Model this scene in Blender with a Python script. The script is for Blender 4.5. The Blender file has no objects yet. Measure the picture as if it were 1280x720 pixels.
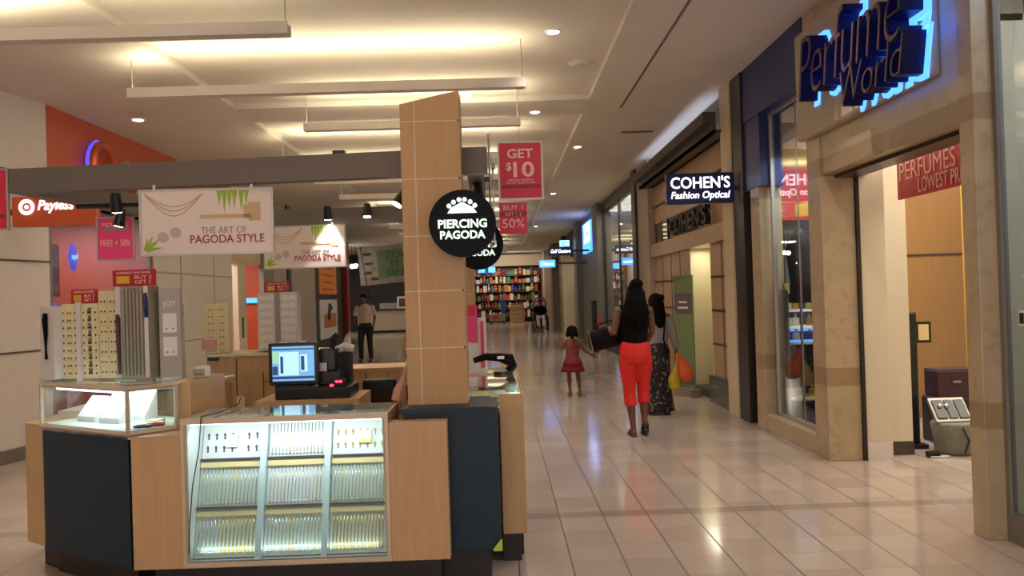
import bpy, bmesh, math, random
from mathutils import Vector, Matrix
R = math.radians
random.seed(7)
sc = bpy.context.scene
col = sc.collection
V = Vector

# ------------------------------------------------------------------ materials
def lin(c):
    return tuple((x/255/12.92 if x/255 <= .04045 else ((x/255+.055)/1.055)**2.4) for x in c) + (1,)
MATS = {}
def mat(name, rgb=(128,128,128), rough=.5, metal=0, emit=None, es=0, bump=0, bscale=40, var=0, vscale=6, trans=0, spec=.5):
    if name in MATS: return MATS[name]
    m = bpy.data.materials.new(name); m.use_nodes = True
    nt = m.node_tree; b = nt.nodes['Principled BSDF']
    b.inputs['Base Color'].default_value = lin(rgb)
    b.inputs['Roughness'].default_value = rough
    b.inputs['Metallic'].default_value = metal
    b.inputs['Specular IOR Level'].default_value = spec
    if emit:
        b.inputs['Emission Color'].default_value = lin(emit); b.inputs['Emission Strength'].default_value = es
    if bump or var:
        tc = nt.nodes.new('ShaderNodeTexCoord')
        n = nt.nodes.new('ShaderNodeTexNoise'); n.inputs['Scale'].default_value = vscale; n.inputs['Detail'].default_value = 5
        nt.links.new(tc.outputs['Object'], n.inputs['Vector'])
        if var:
            hs = nt.nodes.new('ShaderNodeMix'); hs.data_type = 'RGBA'
            hs.inputs[6].default_value = lin(tuple(max(0, c*(1-var)) for c in rgb)); hs.inputs[7].default_value = lin(tuple(min(255, c*(1+var)) for c in rgb))
            nt.links.new(n.outputs['Fac'], hs.inputs[0]); nt.links.new(hs.outputs[2], b.inputs['Base Color'])
        if bump:
            n2 = nt.nodes.new('ShaderNodeTexNoise'); n2.inputs['Scale'].default_value = bscale
            nt.links.new(tc.outputs['Object'], n2.inputs['Vector'])
            bp = nt.nodes.new('ShaderNodeBump'); bp.inputs['Strength'].default_value = bump; bp.inputs['Distance'].default_value = .01
            nt.links.new(n2.outputs['Fac'], bp.inputs['Height']); nt.links.new(bp.outputs[0], b.inputs['Normal'])
    MATS[name] = m
    return m

def glass_mat(name, tint=(235,245,245), refl=.0):
    m = bpy.data.materials.new(name); m.use_nodes = True; nt = m.node_tree; nt.nodes.clear()
    o = nt.nodes.new('ShaderNodeOutputMaterial'); mx = nt.nodes.new('ShaderNodeMixShader')
    t = nt.nodes.new('ShaderNodeBsdfTransparent'); t.inputs[0].default_value = lin(tint)
    g = nt.nodes.new('ShaderNodeBsdfGlossy'); g.inputs['Roughness'].default_value = .01
    g.inputs[0].default_value = (1, 1, 1, 1)
    lw = nt.nodes.new('ShaderNodeLayerWeight'); lw.inputs['Blend'].default_value = .5
    fr = nt.nodes.new('ShaderNodeMath'); fr.operation = 'POWER'; fr.inputs[1].default_value = 4.5
    nt.links.new(lw.outputs['Facing'], fr.inputs[0])
    ad = nt.nodes.new('ShaderNodeMath'); ad.operation = 'ADD'; ad.use_clamp = True; ad.inputs[1].default_value = refl
    nt.links.new(fr.outputs[0], ad.inputs[0]); nt.links.new(ad.outputs[0], mx.inputs[0])
    nt.links.new(t.outputs[0], mx.inputs[1]); nt.links.new(g.outputs[0], mx.inputs[2]); nt.links.new(mx.outputs[0], o.inputs[0])
    MATS[name] = m
    return m

def node_mat(name, fn):
    m = bpy.data.materials.new(name); m.use_nodes = True
    fn(m.node_tree, m.node_tree.nodes['Principled BSDF']); MATS[name] = m
    return m

def math_n(nt, op, a, b=None, clamp=False):
    n = nt.nodes.new('ShaderNodeMath'); n.operation = op; n.use_clamp = clamp
    for i, v in enumerate((a, b)):
        if v is None: continue
        if isinstance(v, (int, float)): n.inputs[i].default_value = v
        else: nt.links.new(v, n.inputs[i])
    return n.outputs[0]
def mixc(nt, f, a, b):
    n = nt.nodes.new('ShaderNodeMix'); n.data_type = 'RGBA'
    if isinstance(f, (int, float)): n.inputs[0].default_value = f
    else: nt.links.new(f, n.inputs[0])
    for i, v in ((6, a), (7, b)):
        if isinstance(v, tuple): n.inputs[i].default_value = v
        else: nt.links.new(v, n.inputs[i])
    return n.outputs[2]
def noise(nt, vec, s, d=4):
    n = nt.nodes.new('ShaderNodeTexNoise'); n.inputs['Scale'].default_value = s; n.inputs['Detail'].default_value = d
    nt.links.new(vec, n.inputs['Vector']); return n.outputs['Fac']

def floor_fn(nt, b):
    tc = nt.nodes.new('ShaderNodeTexCoord'); sp = nt.nodes.new('ShaderNodeSeparateXYZ'); nt.links.new(tc.outputs['Object'], sp.inputs[0])
    T = .3048
    sx = math_n(nt, 'DIVIDE', math_n(nt, 'SUBTRACT', sp.outputs[0], .06), T); sy = math_n(nt, 'DIVIDE', sp.outputs[1], T)
    fx = math_n(nt, 'FRACT', sx); fy = math_n(nt, 'FRACT', sy)
    ix = math_n(nt, 'FLOOR', sx); iy = math_n(nt, 'FLOOR', sy)
    cb = nt.nodes.new('ShaderNodeCombineXYZ'); nt.links.new(ix, cb.inputs[0]); nt.links.new(iy, cb.inputs[1])
    wn = nt.nodes.new('ShaderNodeTexWhiteNoise'); nt.links.new(cb.outputs[0], wn.inputs['Vector'])
    c = mixc(nt, wn.outputs['Value'], lin((182,166,154)), lin((200,184,170)))
    c = mixc(nt, math_n(nt, 'MULTIPLY', noise(nt, tc.outputs['Object'], 5), .35), c, lin((178,157,145)))
    gx = math_n(nt, 'LESS_THAN', fx, .03)
    gy = math_n(nt, 'MULTIPLY', math_n(nt, 'LESS_THAN', fy, .02), .35)
    g = math_n(nt, 'MAXIMUM', gx, gy)
    c = mixc(nt, g, c, lin((104,92,84)))
    for y0, y1 in ((5.83, 5.97), (16.1, 16.35), (27.3, 27.6), (38.0, 38.4)):
        k = math_n(nt, 'MULTIPLY', math_n(nt, 'GREATER_THAN', sp.outputs[1], y0), math_n(nt, 'LESS_THAN', sp.outputs[1], y1))
        c = mixc(nt, math_n(nt, 'MULTIPLY', k, .45), c, lin((120,108,100)))
    nt.links.new(c, b.inputs['Base Color'])
    rr = math_n(nt, 'ADD', math_n(nt, 'MULTIPLY', g, .35), math_n(nt, 'ADD', .06, math_n(nt, 'MULTIPLY', noise(nt, tc.outputs['Object'], 2.2), .12)))
    nt.links.new(rr, b.inputs['Roughness'])
    b.inputs['Specular IOR Level'].default_value = .7
    bp = nt.nodes.new('ShaderNodeBump'); bp.inputs['Strength'].default_value = .05; bp.inputs['Distance'].default_value = .01
    nt.links.new(noise(nt, tc.outputs['Object'], 3.2, 2), bp.inputs['Height']); nt.links.new(bp.outputs[0], b.inputs['Normal'])
node_mat('floor_tile', floor_fn)

def stone_fn(base, dark, bands):
    def fn(nt, b):
        ge = nt.nodes.new('ShaderNodeTexCoord'); sp = nt.nodes.new('ShaderNodeSeparateXYZ'); nt.links.new(ge.outputs['Object'], sp.inputs[0])
        v = ge.outputs['Object']
        c = mixc(nt, noise(nt, v, 3.5, 6), lin(tuple(x*.9 for x in base)), lin(tuple(min(255, x*1.1) for x in base)))
        n2 = math_n(nt, 'GREATER_THAN', noise(nt, v, 11, 8), .6)
        c = mixc(nt, math_n(nt, 'MULTIPLY', n2, .25), c, lin(dark))
        for z0, z1 in bands:
            k = math_n(nt, 'MULTIPLY', math_n(nt, 'GREATER_THAN', sp.outputs[2], z0), math_n(nt, 'LESS_THAN', sp.outputs[2], z1))
            c = mixc(nt, math_n(nt, 'MULTIPLY', k, .7), c, lin(dark))
        nt.links.new(c, b.inputs['Base Color']); b.inputs['Roughness'].default_value = .32
    return fn
node_mat('travertine', stone_fn((178,160,130), (146,118,86), ((.66,.82), (2.52,2.68))))
node_mat('pink_stone', stone_fn((176,146,112), (140,112,84), ()))

def wood_fn(base):
    def fn(nt, b):
        tc = nt.nodes.new('ShaderNodeTexCoord'); mp = nt.nodes.new('ShaderNodeMapping'); mp.inputs['Scale'].default_value = (14, 14, 1.2)
        nt.links.new(tc.outputs['Object'], mp.inputs[0])
        c = mixc(nt, noise(nt, mp.outputs[0], 3, 5), lin(tuple(x*.93 for x in base)), lin(tuple(min(255, x*1.06) for x in base)))
        nt.links.new(c, b.inputs['Base Color']); b.inputs['Roughness'].default_value = .42
    return fn
node_mat('maple', wood_fn((192,156,112)))
node_mat('tower_wood', wood_fn((184,144,96)))
node_mat('shop_wood', wood_fn((148,106,54)))

mat('ceiling_paint', (214,206,198), .9, var=.03, vscale=1.5)
mat('ceiling_soffit', (212,203,196), .9, var=.03, vscale=1.5)
mat('white_panel', (222,214,210), .45, var=.02)
mat('seam', (92,84,80), .6)
mat('skirting', (120,112,108), .5)
mat('navy_paint', (26,36,100), .4, var=.05)
mat('dark_trim', (40,32,30), .35)
mat('pale_blue_panel', (128,130,142), .5)
mat('cream_paint', (206,190,160), .45)
mat('white_gloss', (216,206,184), .3)
mat('dark_gray_gloss', (58,56,58), .15)
mat('fascia_metal', (78,72,66), .4, .3)
mat('mall_gray', (128,122,114), .5)
mat('dark_store', (44,40,40), .6)
mat('store_wall', (172,152,124), .6)
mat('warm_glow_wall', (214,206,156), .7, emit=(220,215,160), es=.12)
mat('orange_paint', (200,88,44), .45)
mat('orange_deep', (176,74,38), .5)
mat('kiosk_blue', (19,42,56), .42, spec=.3)
mat('kick_black', (26,18,16), .5)
mat('beam_gray', (104,95,87), .5)
mat('steel', (176,172,166), .3, .8)
mat('dark_steel', (70,66,62), .35, .7)
mat('silver_line', (196,180,156), .4, .3)
mat('black_plastic', (20,20,22), .35)
mat('black_matte', (16,15,16), .6)
mat('disc_black', (6,17,23), .5, spec=.15)
mat('sign_white', (240,240,236), .5)
mat('sign_white_lit', (255,255,255), .5, emit=(235,240,255), es=1.6)
mat('mint_lit', (225,245,235), .5, emit=(215,240,228), es=.75)
mat('sign_red', (206,30,66), .45)
mat('sign_darkred', (140,20,34), .45)
mat('label_red', (168,24,40), .45)
mat('label_yellow', (214,164,50), .5)
mat('sign_pink', (230,60,120), .45)
mat('magenta_text', (150,50,92), .5)
mat('gray_text', (150,130,134), .5)
mat('banner_face', (222,208,200), .5)
mat('gold_print', (196,164,120), .5)
mat('leaf_print', (140,172,40), .5, var=.2, vscale=30)
mat('pearl_print', (186,170,168), .5)
mat('gold', (214,176,96), .25, .9)
mat('silver', (205,205,205), .25, .9)
mat('pad_white', (214,216,214), .6)
mat('pad_green', (184,196,184), .6)
mat('ledge_wood', (224,200,140), .5)
mat('divider_white', (196,212,214), .4)
mat('card_cream', (214,202,160), .6)
mat('card_white', (222,216,208), .6)
mat('acrylic_gray', (150,140,124), .3)
mat('acrylic_white', (206,200,194), .25)
mat('mirror', (230,230,230), .03, 1)
mat('screen_blue', (40,80,120), .3, emit=(110,170,215), es=.85)
mat('screen_pale', (120,160,190), .3, emit=(170,215,235), es=.9)
mat('screen_dark', (20,30,60), .3, emit=(60,80,130), es=.5)
mat('screen_green', (60,120,90), .3, emit=(170,220,170), es=.7)
mat('led_red', (255,20,30), .4, emit=(255,30,50), es=8)
mat('lamp_glow', (255,250,235), .4, emit=(255,246,225), es=14)
mat('case_glow', (250,252,255), .4, emit=(235,245,255), es=3)
mat('downlight_glow', (255,250,240), .4, emit=(255,240,225), es=9)
mat('tube_glow', (255,240,200), .4, emit=(255,238,190), es=6)
mat('led_blue', (90,160,255), .4, emit=(72,140,255), es=1.9)
mat('navy_letter', (14,11,62), .45, spec=.2)
mat('letter_face', (74,54,50), .4)
mat('blue_box', (8,9,26), .3, emit=(20,30,110), es=.08)
mat('blue_lit', (60,130,230), .4, emit=(70,150,255), es=1.6)
mat('cyan_lit', (150,210,255), .4, emit=(150,215,255), es=1.5)
mat('purple_lit', (90,70,220), .4, emit=(90,80,230), es=.8)
mat('panel_beige', (176,162,144), .5)
mat('perfume_red', (196,46,42), .5)
mat('letter_pink', (236,190,176), .5)
mat('lit_shelf', (240,236,220), .5, emit=(240,240,235), es=.5)
mat('skin_brown', (112,72,52), .55)
mat('skin_tan', (168,116,88), .55)
mat('skin_pink', (196,140,116), .55)
mat('hair_black', (14,11,11), .9, bump=.8, bscale=70, spec=.15)
mat('hair_dark', (26,18,16), .9, bump=.8, bscale=70, spec=.15)
mat('top_black', (14,12,13), .85, bump=.2, spec=.15)
mat('pants_red', (226,40,30), .65, bump=.2)
mat('skirt_red', (124,18,34), .65, bump=.25)
mat('top_rust', (112,52,40), .65, var=.35, vscale=26)
mat('sweater_gray', (146,138,138), .8, bump=.3)
mat('shirt_pale', (198,178,164), .7, bump=.2)
mat('trousers_black', (22,18,20), .7, bump=.2)
mat('white_cloth', (214,208,214), .7, bump=.2)
mat('pink_shirt', (206,150,156), .7)
mat('denim', (84,106,128), .75, bump=.3)
mat('shoe_dark', (24,20,22), .4)
mat('sandal_brown', (90,50,40), .5)
mat('bag_black', (22,18,18), .8, bump=.2, bscale=20, spec=.2)
mat('bag_olive', (150,120,50), .45)
mat('bag_orange', (226,100,36), .4)
mat('bag_yellow', (190,168,28), .4)
mat('plastic_white', (214,210,204), .35)
mat('basket_gray', (122,124,112), .7, var=.15, vscale=14, bump=.4, bscale=20)
mat('box_purple', (66,36,46), .35)
mat('frame_silver', (168,164,156), .35, .5)
mat('poster_orange', (236,142,40), .5)
mat('poster_white', (214,212,210), .5)
mat('ink_dark', (50,40,40), .5)
mat('red_pillar', (150,50,54), .5)
mat('counter_cream', (178,164,144), .5)
mat('food_board', (150,140,130), .5, var=.35, vscale=4)
mat('green_print', (30,110,70), .5)
mat('banner_green', (110,130,90), .5)
mat('banner_gray', (96,90,100), .5)
mat('lime', (176,200,60), .5)
for nm, c in (('toy_red',(160,56,44)),('toy_orange',(186,104,58)),('toy_yellow',(186,164,86)),('toy_green',(70,120,66)),('toy_blue',(46,90,160)),('toy_white',(206,196,180)),('toy_brown',(96,64,48)),('toy_teal',(50,110,120))):
    mat(nm, c, .5)
glass_mat('clear_glass', refl=.04)
glass_mat('shop_glass', (222,228,228), refl=.06)
glass_mat('haze_glass', (214,216,220), refl=.05)
MATS['haze_glass'].node_tree.nodes['Glossy BSDF'].inputs['Roughness'].default_value = .22
def floral_fn(nt, b):
    tc = nt.nodes.new('ShaderNodeTexCoord')
    k = math_n(nt, 'GREATER_THAN', noise(nt, tc.outputs['Object'], 22, 2), .6)
    nt.links.new(mixc(nt, k, lin((26,20,24)), lin((118,104,104))), b.inputs['Base Color']); b.inputs['Roughness'].default_value = .75
node_mat('floral_black', floral_fn)
M = MATS

# ------------------------------------------------------------------ object helpers
def tag(o, label=None, cat=None, group=None, kind=None):
    if label: o['label'] = label
    if cat: o['category'] = cat
    if group: o['group'] = group
    if kind: o['kind'] = kind
    return o
def empty(name, loc, label, cat, group=None, rz=0):
    o = bpy.data.objects.new(name, None); col.objects.link(o)
    o.location = loc; o.rotation_euler = (0, 0, rz); o.empty_display_size = .1
    return tag(o, label, cat, group)
def dup(o, loc=None, parent=None, rz=None):
    c = o.copy(); col.objects.link(c)
    if parent is not None: c.parent = parent
    if loc is not None: c.location = loc
    if rz is not None: c.rotation_euler = (0, 0, rz)
    for ch in [x for x in col.objects if x.parent is o]:
        dup(ch, None, c)
    return c

_fc = {}
def text_mesh(body, depth=.01, shear=0, offset=0, spacing=1):
    key = (body, depth, shear, offset, spacing)
    if key in _fc: return _fc[key]
    cu = bpy.data.curves.new('t', 'FONT'); cu.body = body; cu.size = 1; cu.shear = shear; cu.offset = offset
    cu.resolution_u = 3; cu.space_character = spacing; cu.align_x = 'CENTER'; cu.space_line = .95
    ob = bpy.data.objects.new('t', cu); col.objects.link(ob)
    dg = bpy.context.evaluated_depsgraph_get(); dg.update()
    me = bpy.data.meshes.new_from_object(ob.evaluated_get(dg))
    vs = [v.co.copy() for v in me.vertices]; fs = [list(p.vertices) for p in me.polygons]
    bpy.data.objects.remove(ob); bpy.data.curves.remove(cu); bpy.data.meshes.remove(me)
    _fc[key] = (vs, fs); return vs, fs

class MB:
    def __init__(s): s.v = []; s.f = []
    def add(s, vs, fs):
        n = len(s.v); s.v += [V(v) for v in vs]; s.f += [[i+n for i in f] for f in fs]; return s
    def box(s, x0, x1, y0, y1, z0, z1, M_=None):
        vs = [V(p) for p in ((x0,y0,z0),(x1,y0,z0),(x1,y1,z0),(x0,y1,z0),(x0,y0,z1),(x1,y0,z1),(x1,y1,z1),(x0,y1,z1))]
        if M_ is not None: vs = [M_ @ v for v in vs]
        return s.add(vs, [(0,3,2,1),(4,5,6,7),(0,1,5,4),(1,2,6,5),(2,3,7,6),(3,0,4,7)])
    def prism(s, poly, z0, z1):
        n = len(poly); vs = [(x,y,z0) for x,y in poly]+[(x,y,z1) for x,y in poly]
        a = sum(poly[i][0]*poly[(i+1)%n][1]-poly[(i+1)%n][0]*poly[i][1] for i in range(n))
        fs = [list(range(n))[::-1], list(range(n, 2*n))]+[[i,(i+1)%n,(i+1)%n+n,i+n] for i in range(n)]
        if a < 0: fs = [f[::-1] for f in fs]
        return s.add(vs, fs)
    def tube(s, pts, r, n=10, sq=(1,1), up=None):
        """swept rings; r number or list; sq flattens: (side, front)"""
        pts = [V(p) for p in pts]; m = len(pts)
        rs = r if isinstance(r, (list, tuple)) else [r]*m
        rings = []; prev = None
        for i, p in enumerate(pts):
            d = (pts[min(i+1,m-1)]-pts[max(i-1,0)]).normalized()
            ref = V(up) if up else (V((0,1,0)) if abs(d.y) < .9 else V((0,0,1)))
            if prev is not None and not up: ref = prev
            a = d.cross(ref)
            if a.length < 1e-4: a = d.cross(V((1,0,0)))
            a.normalize(); b = a.cross(d).normalized(); prev = b
            q = rs[i]; qa, qb = (q if isinstance(q, (tuple, list)) else (q*sq[0], q*sq[1]))
            rings.append([p+a*qa*math.cos(2*math.pi*k/n)+b*qb*math.sin(2*math.pi*k/n) for k in range(n)])
        vs = [v for g in rings for v in g]; fs = []
        for i in range(m-1):
            for k in range(n):
                k2 = (k+1)%n; fs.append([i*n+k, (i+1)*n+k, (i+1)*n+k2, i*n+k2])
        fs.append(list(range(n))); fs.append([(m-1)*n+k for k in range(n)][::-1])
        return s.add(vs, fs)
    def ell(s, c, rx, ry, rz, nu=14, nv=9, M_=None):
        c = V(c); vs = [V((0,0,-rz))]
        for j in range(1, nv):
            t = -math.pi/2+math.pi*j/nv
            vs += [V((rx*math.cos(t)*math.cos(2*math.pi*k/nu), ry*math.cos(t)*math.sin(2*math.pi*k/nu), rz*math.sin(t))) for k in range(nu)]
        vs.append(V((0,0,rz)))
        if M_ is not None: vs = [M_ @ v for v in vs]
        vs = [v+c for v in vs]; fs = []
        for k in range(nu): fs.append([0, 1+(k+1)%nu, 1+k])
        for j in range(nv-2):
            for k in range(nu):
                a = 1+j*nu; fs.append([a+k, a+(k+1)%nu, a+nu+(k+1)%nu, a+nu+k])
        a = 1+(nv-2)*nu; L = len(vs)-1
        for k in range(nu): fs.append([a+k, a+(k+1)%nu, L])
        return s.add(vs, fs)
    def text(s, body, o, w, h, depth=.006, ux=(1,0,0), uy=(0,0,1), shear=0, offset=0, spacing=1):
        """o = centre of the text box on the surface"""
        vs, fs = text_mesh(body, depth, shear, offset, spacing)
        if not vs: return s
        x0 = min(v.x for v in vs); x1 = max(v.x for v in vs); y0 = min(v.y for v in vs); y1 = max(v.y for v in vs)
        ux = V(ux); uy = V(uy); nn = ux.cross(uy); o = V(o)
        kx = w/(x1-x0); ky = h/(y1-y0)
        front = [o+ux*((v.x-(x0+x1)/2)*kx)+uy*((v.y-(y0+y1)/2)*ky)+nn*depth for v in vs]
        back = [p-nn*depth for p in front]; N = len(vs)
        ec = {}
        for f in fs:
            for i in range(len(f)):
                e = (f[i], f[(i+1)%len(f)]); ec[e] = 1
        F = [list(f) for f in fs]+[[i+N for i in f][::-1] for f in fs]
        for (a, b_) in ec:
            if (b_, a) not in ec: F.append([b_, a, a+N, b_+N])
        return s.add(front+back, F)
    def build(s, name, m, parent=None, smooth=False, bevel=0, remesh=0, label=None):
        me = bpy.data.meshes.new(name); me.from_pydata([tuple(v) for v in s.v], [], s.f)
        mm = M[m] if isinstance(m, str) else m
        me.materials.append(mm)
        if not remesh:
            bm = bmesh.new(); bm.from_mesh(me); bmesh.ops.recalc_face_normals(bm, faces=bm.faces[:]); bm.to_mesh(me); bm.free()
        o = bpy.data.objects.new(name, me); col.objects.link(o)
        if remesh:
            r = o.modifiers.new('r', 'REMESH'); r.mode = 'VOXEL'; r.voxel_size = remesh; r.use_smooth_shade = True
            sm = o.modifiers.new('s', 'SMOOTH'); sm.factor = .5; sm.iterations = 3
            dg = bpy.context.evaluated_depsgraph_get(); dg.update()
            me2 = bpy.data.meshes.new_from_object(o.evaluated_get(dg))
            o.modifiers.clear(); o.data = me2; bpy.data.meshes.remove(me); me = me2
            me.materials.clear(); me.materials.append(mm)
        if bevel:
            b = o.modifiers.new('b', 'BEVEL'); b.width = bevel; b.segments = 2; b.limit_method = 'ANGLE'
        if smooth or remesh:
            for p in me.polygons: p.use_smooth = True
        if parent is not None: o.parent = parent
        if label: o['label'] = label
        return o
def B(*a): return MB().box(*a)
def struct(name, mb, m, **k):
    o = mb.build(name, m, **k)
    if k.get('parent') is None: o['kind'] = 'structure'
    return o

# ================================================================== SETTING
CZ = 4.04; XR = 2.87; XL = -4.93
struct('floor', B(-14, 14, -8, 52, -.1, 0), 'floor_tile')
# ceiling: slab with a recessed tray over the lamps
c = MB(); rx0, rx1 = -3.3, 1.23
bays = [(-5.6, 10.75), (11.6, 20.2), (21.2, 30.0), (31.0, 41.0)]
c.box(rx1, 9, -8, 52, CZ, CZ+.4)
c.box(-9, rx0, -8, 52, CZ, CZ+.4)
yy = -8
for a, b_ in bays:
    c.box(rx0, rx1, yy, a, CZ, CZ+.4); c.box(rx0, rx1, a, b_, CZ+.07, CZ+.4); yy = b_
c.box(rx0, rx1, yy, 52, CZ, CZ+.4)
struct('ceiling', c, 'ceiling_paint')
struct('ceiling', MB().add([V((x,y,z)) for y in (-8,52) for x,z in ((-9,CZ),(-9,3.82),(-4.93,3.82),(-3.3,CZ))], [(0,1,2,3),(7,6,5,4),(0,4,5,1),(1,5,6,2),(2,6,7,3),(3,7,4,0)]), 'ceiling_soffit')
struct('trim_1', B(1.70, 1.725, -4, 11.3, CZ-.006, CZ), 'beam_gray')

# ---- right side: perfume shop facade
w = MB()
w.box(XR, 3.03, 4.98, 5.14, 0, CZ)                      # near pilaster
w.box(XR+.02, 3.3, 5.14, 7.39, 2.53, CZ)                # fascia above the entrance
w.box(XR, 3.17, 7.39, 7.70, 0, CZ)                      # column
w.box(XR, 3.12, 9.14, 9.45, 0, 2.66)                    # slim stone pier
w.box(XR+.01, 3.12, 7.70, 9.14, 0, .17)                 # sill under window
struct('wall_right', w, 'travertine', bevel=.006)
w = MB(); w.box(XR-.01, 3.12, 7.70, 9.62, 3.44, CZ); w.box(XR, 3.12, 9.06, 9.62, 2.66, 3.44)
struct('wall_right', w, 'navy_paint')
struct('wall_right', B(XR-.03, 3.3, 9.62, 10.03, 0, CZ), 'dark_trim')
struct('wall_right', B(XR-.05, 3.3, 10.03, 10.45, 0, CZ), 'cream_paint')
wn = struct('window_1', B(2.985, 2.995, 7.70, 9.14, .17, 3.44), 'shop_glass')
f = MB(); f.box(2.97, 3.01, 7.70, 9.06, 3.40, 3.44); f.box(2.984, 2.996, 8.286, 8.292, .2, 3.4); f.box(2.97, 3.01, 9.02, 9.06, .17, 3.4); f.box(2.97, 3.01, 7.7, 9.06, .17, .2)
f.build('window_frame', 'frame_silver', wn)
wn = struct('window_2', B(3.0, 3.01, 0.2, 4.98, .17, CZ), 'shop_glass')
f = MB(); f.box(2.985, 3.03, .2, 4.98, 0, .17); f.box(2.985, 3.03, 4.94, 4.98, .17, CZ)
f.build('window_frame', 'mall_gray', wn)
s_ = empty('door_sensor', (2.985, 4.72, 1.33), 'small white and dark sensor box mounted on the glass frame beside the near stone pilaster', 'sensor')
B(-.03, 0, -.03, .03, -.045, .045).build('housing', 'plastic_white', s_, bevel=.004)
B(-.036, -.03, -.018, .012, -.03, .03).build('lens', 'black_plastic', s_)
# perfume shop interior
struct('wall_right', B(3.03, 7.5, 4.96, 5.14, 0, 3.1), 'cream_paint')
struct('wall_right', B(3.6, 3.7, .2, 4.96, 0, CZ), 'pale_blue_panel')
struct('ceiling', B(3.03, 3.6, .2, 4.96, 3.5, 3.6), 'ceiling_paint')
struct('wall_right', B(4.6, 7.5, 9.6, 9.7, 0, 3.1), 'shop_wood')
struct('trim_2', B(4.6, 7.5, 9.585, 9.6, 1.86, 1.88), 'ink_dark')
struct('wall_right', B(7.5, 7.6, .2, 9.7, 0, 3.1), 'cream_paint')
struct('wall_right', B(3.0, 7.6, .1, .2, 0, CZ), 'cream_paint')
struct('wall_right', B(3.12, 4.6, 9.9, 10.0, 0, 3.5), 'pale_blue_panel')
struct('ceiling', B(3.12, 7.6, 5.14, 10, 3.1, 3.2), 'ceiling_paint')
d = struct('door_1', B(3.17, 3.2, 7.36, 7.44, 0, 2.53), 'dark_trim')
MB().box(3.0, 3.2, 5.14, 7.39, 2.50, 2.53).build('door_track', 'dark_trim', d)
MB().box(3.21, 3.44, 7.40, 7.62, 0.16, 2.6).build('gate_pocket', 'white_gloss', d, bevel=.005)
MB().box(3.21, 3.44, 7.395, 7.62, 0, .16).build('pocket_base', 'white_panel', d)
MB().box(3.47, 3.70, 7.55, 7.80, 0.12, 2.9).build('gate_post', 'white_gloss', d, bevel=.005)
MB().box(3.465, 3.705, 7.545, 7.80, 0, .12).build('post_base', 'fascia_metal', d)

# ---- Cohen's facade
w = MB(); w.box(2.95, 3.3, 10.45, 11.62, .37, 2.2); w.box(2.95, 3.3, 12.9, 15.8, 0.1, 2.2)
w.box(2.97, 3.3, 10.45, 15.8, 2.8, 3.5); w.box(3.02, 3.3, 10.45, 15.8, 2.2, 2.8)
struct('wall_right', w, 'pink_stone')
struct('wall_right', B(2.88, 3.3, 10.45, 15.8, 2.18, 2.42), 'pink_stone', bevel=.01)
w = MB()
for z in (.8, 1.26, 1.72):
    for a, b_ in ((10.45, 11.62), (12.9, 15.8)): w.box(2.94, 2.96, a, b_, z-.015, z+.015)
for y in (11.05, 13.6, 14.3, 15.05): w.box(2.943, 2.955, y-.008, y+.008, .37, 2.2)
struct('trim_3', w, 'dark_trim')
struct('wall_right', B(2.87, 3.3, 10.45, 11.62, 0, .37), 'dark_gray_gloss', bevel=.005)
struct('wall_right', B(2.92, 3.3, 12.9, 15.8, 0, .1), 'dark_trim')
w = MB(); w.box(2.72, 2.95, 10.4, 16, 3.5, 3.54); w.box(2.72, 2.76, 10.4, 16, 3.5, 3.62); w.box(2.60, 2.76, 10.4, 16, 3.62, 3.76)
w.box(2.9, 3.3, 10.4, 16, 3.5, 3.9); w.box(2.93, 2.97, 10.45, 15.8, 3.1, 3.13)
struct('trim_4', w, 'fascia_metal')
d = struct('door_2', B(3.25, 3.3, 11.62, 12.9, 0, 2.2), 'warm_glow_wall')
MB().box(2.95, 3.25, 11.62, 11.66, 0, 2.2).box(2.95, 3.25, 12.86, 12.9, 0, 2.2).build('jamb', 'cream_paint', d)
MB().box(2.95, 3.25, 11.66, 12.86, 0, .1).build('door_sill', 'dark_trim', d)
wn = struct('window_3', B(2.97, 2.98, 14.6, 15.7, 2.45, 2.8), 'shop_glass')
MB().box(2.96, 3.0, 14.58, 14.62, 2.42, 2.82).box(2.96, 3.0, 15.68, 15.72, 2.42, 2.82).box(2.96, 3.0, 15.1, 15.14, 2.42, 2.82).build('window_frame', 'dark_steel', wn)
struct('wall_right', B(2.85, 3.3, 15.8, 17.0, 0, CZ), 'panel_beige')
struct('wall_right', B(2.80, 3.3, 17.0, 17.45, 0, CZ), 'dark_trim')
# shoe shop window
wn = struct('window_4', B(2.95, 2.96, 17.45, 23.2, .25, 3.8), 'shop_glass')
f = MB()
for y in (17.5, 20.3, 23.15): f.box(2.93, 2.98, y-.03, y+.03, .25, 3.8)
f.box(2.9, 3.0, 17.45, 23.2, 3.8, CZ); f.box(2.9, 3.0, 17.45, 23.2, 0, .25)
f.build('window_frame', 'dark_steel', wn)
struct('wall_right', B(4.2, 4.3, 17.45, 23.2, 0, 3.8), 'store_wall')
struct('ceiling', B(2.95, 4.3, 17.45, 23.2, 3.8, 3.9), 'dark_store')
struct('wall_right', B(2.75, 3.3, 23.2, 24.4, 0, CZ), 'mall_gray')
struct('wall_right', B(2.9, 3.3, 24.4, 29.0, 0, CZ), 'mall_gray')
struct('wall_right', B(2.7, 3.3, 29.0, 30.0, 0, CZ), 'mall_gray')
wn = struct('window_5', B(2.95, 2.96, 30.0, 35.0, .1, 3.0), 'shop_glass')
MB().box(2.9, 3.0, 30.0, 35.0, 3.0, CZ).build('header', 'dark_store', wn)
struct('wall_right', B(3.9, 4.0, 30.0, 35.0, 0, 3), 'store_wall')
struct('wall_right', B(2.55, 3.0, 33.4, 34.4, 0, 3.1), 'cream_paint')
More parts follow.
